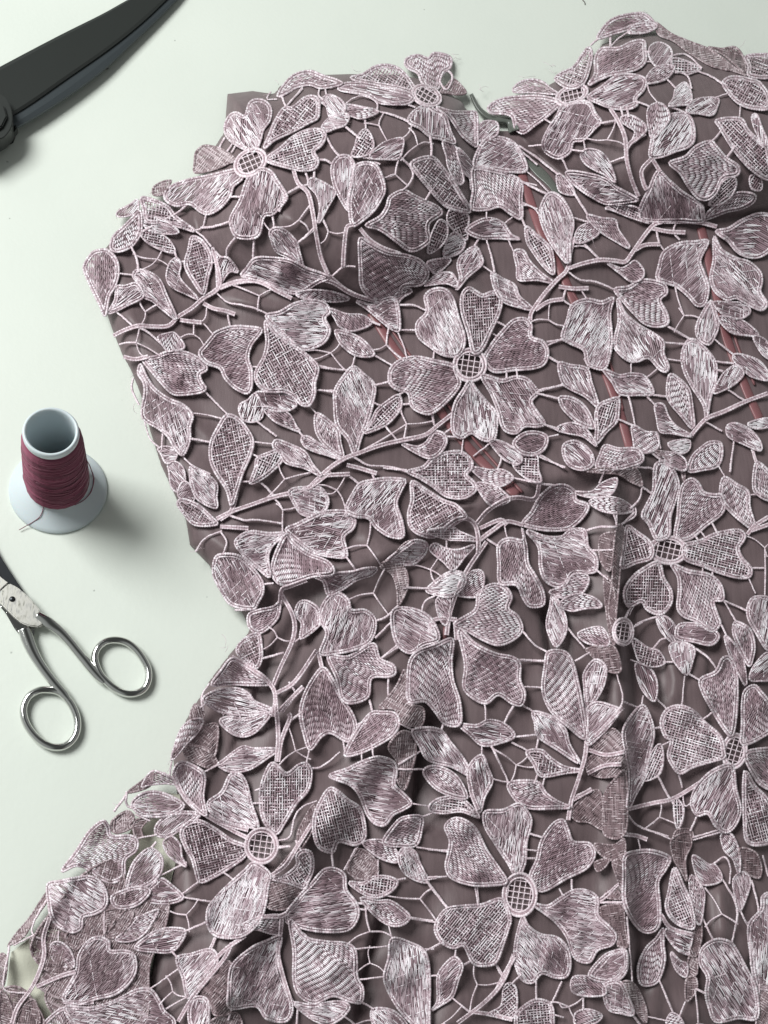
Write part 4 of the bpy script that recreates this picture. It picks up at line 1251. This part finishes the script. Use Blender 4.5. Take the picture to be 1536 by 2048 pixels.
# a few more bars where the net has wide openings are left open as in the photograph
# finer bars across the openings that are still wide: three or four legs from the middle of each opening to its rim
def rings_of(s):
    return crom(s[1],True,5)
cu_,cv_=np.meshgrid(np.arange(150,1536,6.),np.arange(60,2048,6.)); OCC=np.zeros(cu_.shape,bool); dsat,_=sdist(cu_,cv_,SATIN); OCC|=dsat<8
for s in SH:
    if s[0] in 'PLD':
        P=rings_of(s); lo_=P.min(0)-8; hi_=P.max(0)+8; i0,i1=np.searchsorted(cv_[:,0],[lo_[1],hi_[1]]); j0,j1=np.searchsorted(cu_[0],[lo_[0],hi_[0]])
        if i1>i0 and j1>j0: d_,_=sdist(cu_[i0:i1,j0:j1],cv_[i0:i1,j0:j1],P[::2]); OCC[i0:i1,j0:j1]|=d_>-3
    elif s[0] in 'SB':
        Q=resample(crom(s[1],False,5),4,False); ii=((Q[:,1]-60)/6).round().astype(int); jj=((Q[:,0]-150)/6).round().astype(int); m_=(ii>=0)&(jj>=0)&(ii<OCC.shape[0])&(jj<OCC.shape[1]); OCC[ii[m_],jj[m_]]=True
    elif s[0]=='R': OCC|=np.hypot(cu_-s[1][0],cv_-s[1][1])<max(s[2],s[3])+4
R_.seed(77); rng=np.random.default_rng(77); nauto=0
for it in range(340):
    A=np.where(OCC,0,1e3)
    for _ in range(9):
        B=np.pad(A,1,mode='edge'); A=np.minimum.reduce([A,B[:-2,1:-1]+1,B[2:,1:-1]+1,B[1:-1,:-2]+1,B[1:-1,2:]+1,B[:-2,:-2]+1.41,B[2:,2:]+1.41,B[:-2,2:]+1.41,B[2:,:-2]+1.41])
    A=np.where(A>100,9,A)
    k_=int(np.argmax(A+rng.uniform(0,.3,A.shape))); i,j=divmod(k_,A.shape[1])
    if A[i,j]*6<25: break
    ctr=np.array([cu_[i,j],cv_[i,j]])+rng.uniform(-4,4,2); a0=R_.uniform(0,6.28)
    for q_ in range(R_.choice([3,3,4])):
        a=a0+q_*2*np.pi/3.2+R_.uniform(-.3,.3); L=6.
        while L<110:
            p=ctr+np.array([math.cos(a),math.sin(a)])*L; ii=int(round((p[1]-60)/6)); jj=int(round((p[0]-150)/6))
            if ii<0 or jj<0 or ii>=OCC.shape[0] or jj>=OCC.shape[1] or (OCC[ii,jj] and L>10): break
            L+=4
        e_=ctr+np.array([math.cos(a),math.sin(a)])*(L+5); Q=resample(crom([ctr,(ctr+e_)/2+rng.uniform(-5,5,2),e_],False,5),5,False)
        mb=MB(); cord(mb,Q,False,R_.uniform(1.5,1.9),zn,0,(.35,1),2.3); bars.append((len(Q),mb)); nauto+=1
        Q=resample(Q,3,False); ii=((Q[:,1]-60)/6).round().astype(int); jj=((Q[:,0]-150)/6).round().astype(int); m_=(ii>=0)&(jj>=0)&(ii<OCC.shape[0])&(jj<OCC.shape[1]); OCC[ii[m_],jj[m_]]=True
print('auto bars',nauto,it)
bars.sort(key=lambda q:-q[0])
for _,m_ in bars[:100]: link('lace_bar',m_.mesh('bar'),CORD,dress)
mb=MB()
for _,m_ in bars[100:]:
    for vv,ff,tt in zip(m_.v,m_.f,m_.t): mb.v.append(vv); mb.t.append(tt); mb.f.append(ff+mb.n); mb.n+=len(vv)
link('short_lace_bars',mb.mesh('net'),CORD,dress,kind='stuff')
# ------------------------------------------------------------ thread spool (cone on a flanged foot)
def lathe(name,prof,material,parent,n=96,twist=None,loc=None,**k):
    a=np.linspace(0,2*np.pi,n+1)[:-1]; pr=np.array(prof)
    P=np.stack([pr[:,0:1]*np.cos(a),pr[:,0:1]*np.sin(a),np.repeat(pr[:,1:2],n,1)],-1)*MM
    b=MB(); b.grid(P,.5,True)
    o=link(name,b.mesh(name),material,None,**k); o.parent=parent; return o
base=W(117,980,0)
sp_=empty('thread_spool',tuple(base)); sp_['label']='white plastic cone wound with dark burgundy thread, standing left of the dress'; sp_['category']='thread spool'
PLA,n,l,b=mat('spool_plastic',(.58,.645,.67),.33,0,.5); b.inputs['Subsurface Weight'].default_value=.05; b.inputs['Subsurface Scale'].default_value=.002
lathe('foot_flange',[(12.6,10.5),(13.2,9.5),(14.6,8),(18,5.2),(21.5,2.6),(22.8,1.7),(23,1.2),(23,.2),(22.6,0),(21.5,0),(12.5,6),(11.6,8.5),(12.6,10.5)],PLA,sp_)
lathe('core_tube',[(12.3,9),(10.9,59.5),(11.75,60),(11.95,61),(11.95,63.2),(11.6,64),(11.1,64.2),(10.6,64),(10.2,63.2),(10.1,60),(11.0,10),(11.3,7),(12.3,9)],PLA,sp_)
THR,n,l,b=mat('burgundy_thread',(.20,.035,.075),.5,0,.4)
t=n.new('ShaderNodeTexCoord'); w=n.new('ShaderNodeTexNoise'); w.inputs['Scale'].default_value=260; mp=n.new('ShaderNodeMapping'); mp.inputs['Scale'].default_value=(.12,.12,1.5)
l.new(t.outputs['Object'],mp.inputs[0]); l.new(mp.outputs[0],w.inputs['Vector']); r=ramp(n,l,w.outputs['Fac'],[(.3,(.13,.02,.048)),(.7,(.30,.065,.125))]); l.new(r.outputs[0],b.inputs['Base Color'])
b.inputs['Sheen Weight'].default_value=.3
# windings: one long helix laid side by side over the cone body, criss-cross in bands
lathe('thread_body',[(11.2,9.2),(14.0,9.6),(14.4,11),(14.3,20),(13.4,40),(12.7,56),(12.2,58.6),(11.2,59.2)],THR,sp_)
def tube3(mb,P,r,n=5):
    P=np.array(P,float); T=np.gradient(P,axis=0); T/=np.linalg.norm(T,axis=1)[:,None]+1e-12
    up=np.array([0.13,.07,1.]); A=np.cross(T,up); A/=np.linalg.norm(A,axis=1)[:,None]+1e-9; B=np.cross(T,A)
    a=np.linspace(0,2*np.pi,n+1)[:-1]; rr=np.asarray(r)*np.ones(len(P))
    Q=P[:,None]+rr[:,None,None]*(A[:,None]*np.cos(a)[None,:,None]+B[:,None]*np.sin(a)[None,:,None]); mb.grid(Q,.5,True,True)
mb=MB(); rad=lambda z:np.interp(z,[9,11,20,40,56,59],[14.0,14.4,14.3,13.4,12.7,12.0])
R_.seed(3)
z=np.linspace(10.2,58.4,int(110*26)); th=np.arange(len(z))/26*2*np.pi; zz=z+.5*np.sin(th*.37)+.25*np.sin(th*1.3)
rr=rad(zz)+.12+.07*np.sin(th*.53+1)
tube3(mb,np.stack([rr*np.cos(th),rr*np.sin(th),zz],-1)*MM,.00024,5)
for k in range(16):   # crossing turns
    z0=R_.uniform(16,54); sl=R_.uniform(-5,5); p0=R_.uniform(0,6.28); t_=np.linspace(0,1,60); zz=np.clip(z0+sl*np.sin(t_*np.pi*2),11,58)
    a=p0+t_*2*np.pi; tube3(mb,np.stack([(rad(zz)+.42)*np.cos(a),(rad(zz)+.42)*np.sin(a),zz],-1)*MM,.00022,5)
o=link('thread_winding',mb.mesh('winding'),THR,None); o.parent=sp_
# loose turn lying on the flange, and the free end
mb=MB(); fl=lambda r:np.interp(r,[12.6,13.2,14.6,18,21.5,23],[10.5,9.5,8,5.2,2.6,1.2])
def pxpt(u,v,h):
    if h>=.012: return W(u,v,h)-base
    if h<.0045: return W(u,v,h)-base
    for _ in range(12):
        p=W(u,v,h)-base; h=.5*h+.5*(float(fl(math.hypot(p[0],p[1])*1000))*MM+.0005)
    return W(u,v,h)-base
lo=[(172,917,.030),(182,938,.014),(188,955,.0075),(186,972,.0058),(176,992,.006),(160,1005,.0075),(143,1011,.0085),(122,1013,.0095)]
tube3(mb,crom3([pxpt(*q) for q in lo]),.00021) if False else None
def c3(pts,n=8):
    P=np.array(pts); P=np.vstack([2*P[0]-P[1],P,2*P[-1]-P[-2]]); out=[]
    for i in range(1,len(P)-2):
        for k in range(n):
            t=k/n; out.append(.5*((2*P[i])+(-P[i-1]+P[i+1])*t+(2*P[i-1]-5*P[i]+4*P[i+1]-P[i+2])*t*t+(-P[i-1]+3*P[i]-3*P[i+1]+P[i+2])*t**3))
    out.append(P[-2]); return np.array(out)
for lst in (lo,[(171,916,.028),(180,932,.016),(185,950,.0085),(187,965,.0068),(182,984,.0058),(168,1000,.0072),(150,1010,.0085)],
            [(49,938,.010),(46,953,.0065),(51,968,.0055),(58,985,.0055),(68,998,.0065),(80,1006,.0085),(96,1012,.0105)],
            [(87,1008,.0105),(85,1022,.0065),(79,1034,.0045),(66,1044,.003),(52,1052,.0016),(38,1060,.0012)]):
    tube3(mb,c3([pxpt(*q) for q in lst]),.00020)
o=link('loose_thread_end',mb.mesh('loose'),THR,None); o.parent=sp_
# paper label ring inside the foot, with its small lettering
LBL,n,l,b=mat('gold_label',(.20,.19,.10),.5); INK,_,_,_=mat('label_ink',(.015,.015,.01),.6)
lathe('label_disc',[(4.2,1.0),(10.9,1.0),(10.9,1.3),(4.2,1.3),(4.2,1.0)],LBL,sp_)
LB=bmesh.new()
def arc_text(s,r,size,start):
    a=start
    for ch in s:
        cu=bpy.data.curves.new('letters','FONT'); cu.body=ch; cu.size=size; cu.extrude=.00005; cu.align_x='CENTER'
        o=bpy.data.objects.new('tmp',cu); me_=bpy.data.meshes.new_from_object(o); me_.transform(Matrix.Translation((r*math.cos(a),r*math.sin(a),.0014))@Matrix.Rotation(a-math.pi/2,4,'Z')); LB.from_mesh(me_)
        bpy.data.objects.remove(o); bpy.data.meshes.remove(me_); a-=size*.78/r
arc_text('CORAN 120',.0084,.0019,math.radians(140)); arc_text('1000 M',.0062,.0016,math.radians(125))
me=bpy.data.meshes.new('lettering'); LB.to_mesh(me); LB.free(); o=link('label_lettering',me,INK,None,smooth=False); o.parent=sp_
# ------------------------------------------------------------ small chrome scissors
CH,n,l,b=mat('chrome',(.62,.62,.60),.10,1); noise_bump(n,l,b,60,.06,.0004,3)
STEEL,n,l,b=mat('worn_steel',(.52,.52,.49),.32,1)
t=n.new('ShaderNodeTexCoord'); x=n.new('ShaderNodeTexNoise'); x.inputs['Scale'].default_value=700; x.inputs['Detail'].default_value=8; mp=n.new('ShaderNodeMapping'); mp.inputs['Scale'].default_value=(1,.35,1); mp.inputs['Rotation'].default_value=(0,0,.8); l.new(t.outputs['Object'],mp.inputs[0]); l.new(mp.outputs[0],x.inputs['Vector'])
r=ramp(n,l,x.outputs['Fac'],[(.3,(.26,.26,.25)),(.5,(.46,.45,.42)),(.7,(.62,.61,.55))]); l.new(r.outputs[0],b.inputs['Base Color']); r=ramp(n,l,x.outputs['Fac'],[(.3,(.6,.6,.6)),(.7,(.25,.25,.25))]); l.new(r.outputs[0],b.inputs['Roughness'])
DK,n,l,b=mat('dark_steel',(.035,.038,.042),.28,.7); noise_bump(n,l,b,300,.08,.0002,3)
def slab(name,poly,z0,z1,material,parent,bev=.0005,tilt=None,smoothit=False,**k):
    """outline given on the photograph, laid at its real height with a real thickness and bevelled edges"""
    P=crom(poly,True,5) if smoothit else np.array(poly,float); n=len(P)
    zt=(lambda u,v:z1) if tilt is None else tilt
    top=W(P[:,0],P[:,1],np.array([zt(*p) for p in P])); bot=top.copy(); bot[:,2]-= (z1-z0)
    me=bpy.data.meshes.new(name); V=np.concatenate([top,bot]); f=[list(range(n))[::-1],list(range(n,2*n))]+[[i,(i+1)%n,n+(i+1)%n,n+i] for i in range(n)]
    me.from_pydata(V.tolist(),[],f); bm=bmesh.new(); bm.from_mesh(me); bmesh.ops.recalc_face_normals(bm,faces=bm.faces)
    if bev: bmesh.ops.bevel(bm,geom=bm.edges[:],offset=bev,segments=2,affect='EDGES',clamp_overlap=True)
    bm.to_mesh(me); bm.free(); return link(name,me,material,parent,smooth=False,**k)
q=lambda pts:[(x/4.453,1080+y/4.453) for x,y in pts]
sci=empty('small_scissors',tuple(W(30,1210,0))); sci['label']='small silver scissors with two round chrome finger loops, lying on the table below the spool'; sci['category']='scissors'
def handle(name,arm,armw,ring,z):
    mb=MB(); P=c3([W(x,y,zz) for (x,y),zz in zip(q(arm),z[0])],10); ww=np.interp(np.linspace(0,1,len(P)),np.linspace(0,1,len(armw)),armw)
    T=np.gradient(P,axis=0); T/=np.linalg.norm(T,axis=1)[:,None]; A=np.cross(T,[0,0,1.]); A/=np.linalg.norm(A,axis=1)[:,None]; B=np.cross(A,T)
    a=np.linspace(0,2*np.pi,17)[:-1]
    mb.grid(P[:,None]+A[:,None]*(np.cos(a)[None,:,None]*1.15*ww[:,None,None]*MM)+B[:,None]*(np.sin(a)*.0017)[None,:,None],.5,True,True)
    o1=link(name,mb.mesh(name),CH,sci)
    mb=MB(); Rr=np.array(q(ring)); Rr=crom(Rr,True,8); P=W(Rr[:,0],Rr[:,1],np.full(len(Rr),z[1])); T=np.roll(P,-1,0)-np.roll(P,1,0); T/=np.linalg.norm(T,axis=1)[:,None]
    A=np.cross(T,[0,0,1.]); B=np.cross(A,T); Q=P[:,None]+A[:,None]*(np.cos(a)*.0017)[None,:,None]+B[:,None]*(np.sin(a)*.0020)[None,:,None]
    mb.grid(np.concatenate([Q,Q[:1]]),.5,True); link('finger_loop',mb.mesh('loop'),CH,o1 if False else sci)
handle('handle',[(330,670),(430,735),(530,810),(620,905),(700,1005),(790,1115),(870,1210),(930,1275)],[1.9,2.3,1.9,1.75,1.75,1.8,1.7,1.1],
 [(845,1060),(868,970),(940,908),(1035,892),(1130,915),(1210,975),(1275,1060),(1318,1150),(1322,1245),(1285,1325),(1215,1365),(1125,1368),(1035,1330),(950,1262),(885,1180)],[[.0048,.005,.0045,.004,.0036,.0034,.003,.0028],.0024])
handle('handle',[(215,790),(245,880),(290,990),(350,1095),(420,1195),(495,1290),(570,1375),(615,1430)],[2.4,2.5,2.2,1.9,1.8,1.8,1.7,1.1],
 [(435,1335),(345,1342),(262,1390),(217,1470),(212,1560),(245,1655),(310,1745),(390,1812),(480,1845),(570,1838),(645,1785),(686,1700),(688,1600),(655,1500),(595,1410),(520,1352)],[[.0044,.0042,.004,.0037,.0034,.0032,.003,.0028],.0024])
slab('lower_blade',q([(-400,-350),(-250,-330),(0,140),(90,280),(215,465),(200,520),(60,420),(-300,-150)]),.0012,.0030,DK,sci,.0003)
slab('upper_blade',q([(-500,-200),(-380,-260),(0,325),(72,380),(-5,450),(-200,250)]),.0032,.0052,STEEL,sci,.0003)
slab('pivot_plate',q([(0,455),(80,383),(150,415),(240,490),(350,612),(375,690),(385,755),(340,775),(260,765),(195,742),(130,690),(0,560),(-60,500)]),.0030,.0060,STEEL,sci,.0005)
slab('lower_tang',q([(0,560),(60,600),(140,690),(220,760),(310,790),(300,860),(190,860),(130,790),(50,650),(0,590)]),.0015,.0042,CH,sci,.0005)
pv=W(*q([(110,528)])[0],.0058)
mb=MB(); a=np.linspace(0,2*np.pi,33)[:-1]; pr=np.array([(0.01,.9),(.7,.85),(1.2,.6),(1.35,.3),(1.35,-.6)])*MM
mb.grid(np.stack([pr[:,0:1]*np.cos(a)+pv[0],pr[:,0:1]*np.sin(a)+pv[1],np.repeat(pr[:,1:2],32,1)+pv[2]],-1),.5,True); link('pivot_screw',mb.mesh('screw'),DK,sci)
# ------------------------------------------------------------ large black tailor's shears
she=empty('tailor_shears',tuple(W(60,200,0))); she['label']='large black dressmaking shears, closed, pointing up and right in the top left corner'; she['category']='shears'
BK,n,l,b=mat('black_painted_steel',(.024,.027,.025),.36,.0,.5)
x,u=noise_bump(n,l,b,90,.12,.0003,5)
BV,n,l,b=mat('blued_bevel',(.085,.10,.108),.36,.6); noise_bump(n,l,b,500,.25,.0003,3,(1,6,1,.6))
zt=lambda u,v:.0085
def ps(pts): return [(x/3.84,y/3.84) for x,y in pts]
# upper blade: a ridge runs along it, the ground edge slopes to the lower right
def blade(name,left,mid,right,zl,zm,zr,th,material,parent):
    A=crom(ps(left),False,6);B_=crom(ps(mid),False,6);D_=crom(ps(right),False,6); n=60
    def rs(P): 
        L=np.r_[0,np.cumsum(np.hypot(*np.diff(P,axis=0).T))]; s=np.linspace(0,L[-1],n); return np.stack([np.interp(s,L,P[:,0]),np.interp(s,L,P[:,1])],-1)
    A,B_,D_=map(rs,(A,B_,D_)); t=np.linspace(0,1,n)
    rows=[W(A[:,0],A[:,1],np.interp(t,[0,1],zl)-.0006),W(A[:,0]*.93+B_[:,0]*.07,A[:,1]*.93+B_[:,1]*.07,np.interp(t,[0,1],zl)),W(B_[:,0],B_[:,1],np.interp(t,[0,1],zm)),W(D_[:,0],D_[:,1],np.interp(t,[0,1],zr))]
    lo_=[r_.copy() for r_ in (rows[3],rows[0])]
    for r_ in lo_: r_[:,2]-=th
    G_=np.stack(rows+lo_,1); mb=MB(); mb.grid(G_,.5,True,True); return link(name,mb.mesh(name),material,parent,smooth=False)
blade('upper_blade',[(-420,740),(0,512),(440,280),(780,110),(985,-4),(1180,-100)],[(-420,1120),(100,855),(520,570),(840,345),(1080,150),(1255,-8),(1380,-120)],[(-420,1140),(105,880),(540,585),(860,360),(1100,165),(1272,2),(1395,-115)],[.0125,.006],[.0120,.006],[.0108,.0055],.0018,BK,she)
blade('lower_blade',[(-420,1100),(105,872),(540,578),(860,352),(1100,158),(1272,-5),(1390,-125)],[(-420,1230),(130,935),(560,650),(880,400),(1110,200),(1320,10),(1420,-110)],[(-420,1260),(155,960),(480,760),(760,560),(990,350),(1190,160),(1345,5),(1440,-105)],[.0100,.0045],[.0098,.0044],[.0088,.0040],.0016,BV,she)
slab('pivot_boss',[(-60,150),(-30,175),(0,188),(14,200),(24,222),(24,250),(14,268),(0,278),(-60,300)],.006,.0155,BK,she,.0012,smoothit=True)
slab('pivot_nut',[(-30,200),(-8,196),(8,210),(14,232),(4,252),(-14,262),(-34,250)],.015,.0175,BK,she,.0006)
slab('shank',[(-60,285),(0,262),(22,268),(28,240),(36,250),(20,275),(0,285),(-60,320)],.002,.008,BK,she,.0008)
# small loose threads and lint on the table
LN,_,_,_=mat('lint',(.10,.09,.08),.8); LP,_,_,_=mat('pink_lint',(.42,.28,.32),.8)
for i,(pts,m_,nm) in enumerate([([(209,135),(213,138),(217,137)],LN,'black lint speck beside the big shears'),([(1165,0),(1169,4),(1170,9)],LN,'short dark thread clipping at the top edge above the right cup')]):
    mb=MB(); tube3(mb,c3([W(x,y,.0004) for x,y in pts]),.0003); o=link('lint_speck',mb.mesh('lint'),m_); o['label']=nm; o['category']='lint'
# frayed ends and stray filaments along the cut lace edge
mb=MB(); R_.seed(11)
FR=[(165,545),(175,540),(235,432),(238,425),(560,175),(620,140),(705,128),(870,118),(900,112),(905,112),(1110,138),(1118,150),(1290,20),(1300,45),(1330,60),(1370,85),(1410,110),(1476,95),(540,190),(300,390),(262,760),(276,800),(292,850),(455,1290),(340,1530),(250,1600),(60,1880),(1180,470),(1190,475),(960,175),(1050,160),(1070,160),(395,1095)]
for (x,y) in FR:
    for k in range(R_.randint(1,3)):
        a=R_.uniform(0,6.28); L=R_.uniform(8,26); cu=R_.uniform(-.8,.8); pts=[]; u,v=x+R_.uniform(-6,6),y+R_.uniform(-6,6); h=float(hl(u,v))+.0008
        for j in range(6): pts.append(W(u,v,h+.0012*math.sin(j))); u+=math.cos(a)*L/5; v+=math.sin(a)*L/5; a+=cu/2
        tube3(mb,c3(pts,4),.00009,4)
link('frayed_filaments',mb.mesh('fray'),CORD,dress,kind='stuff')
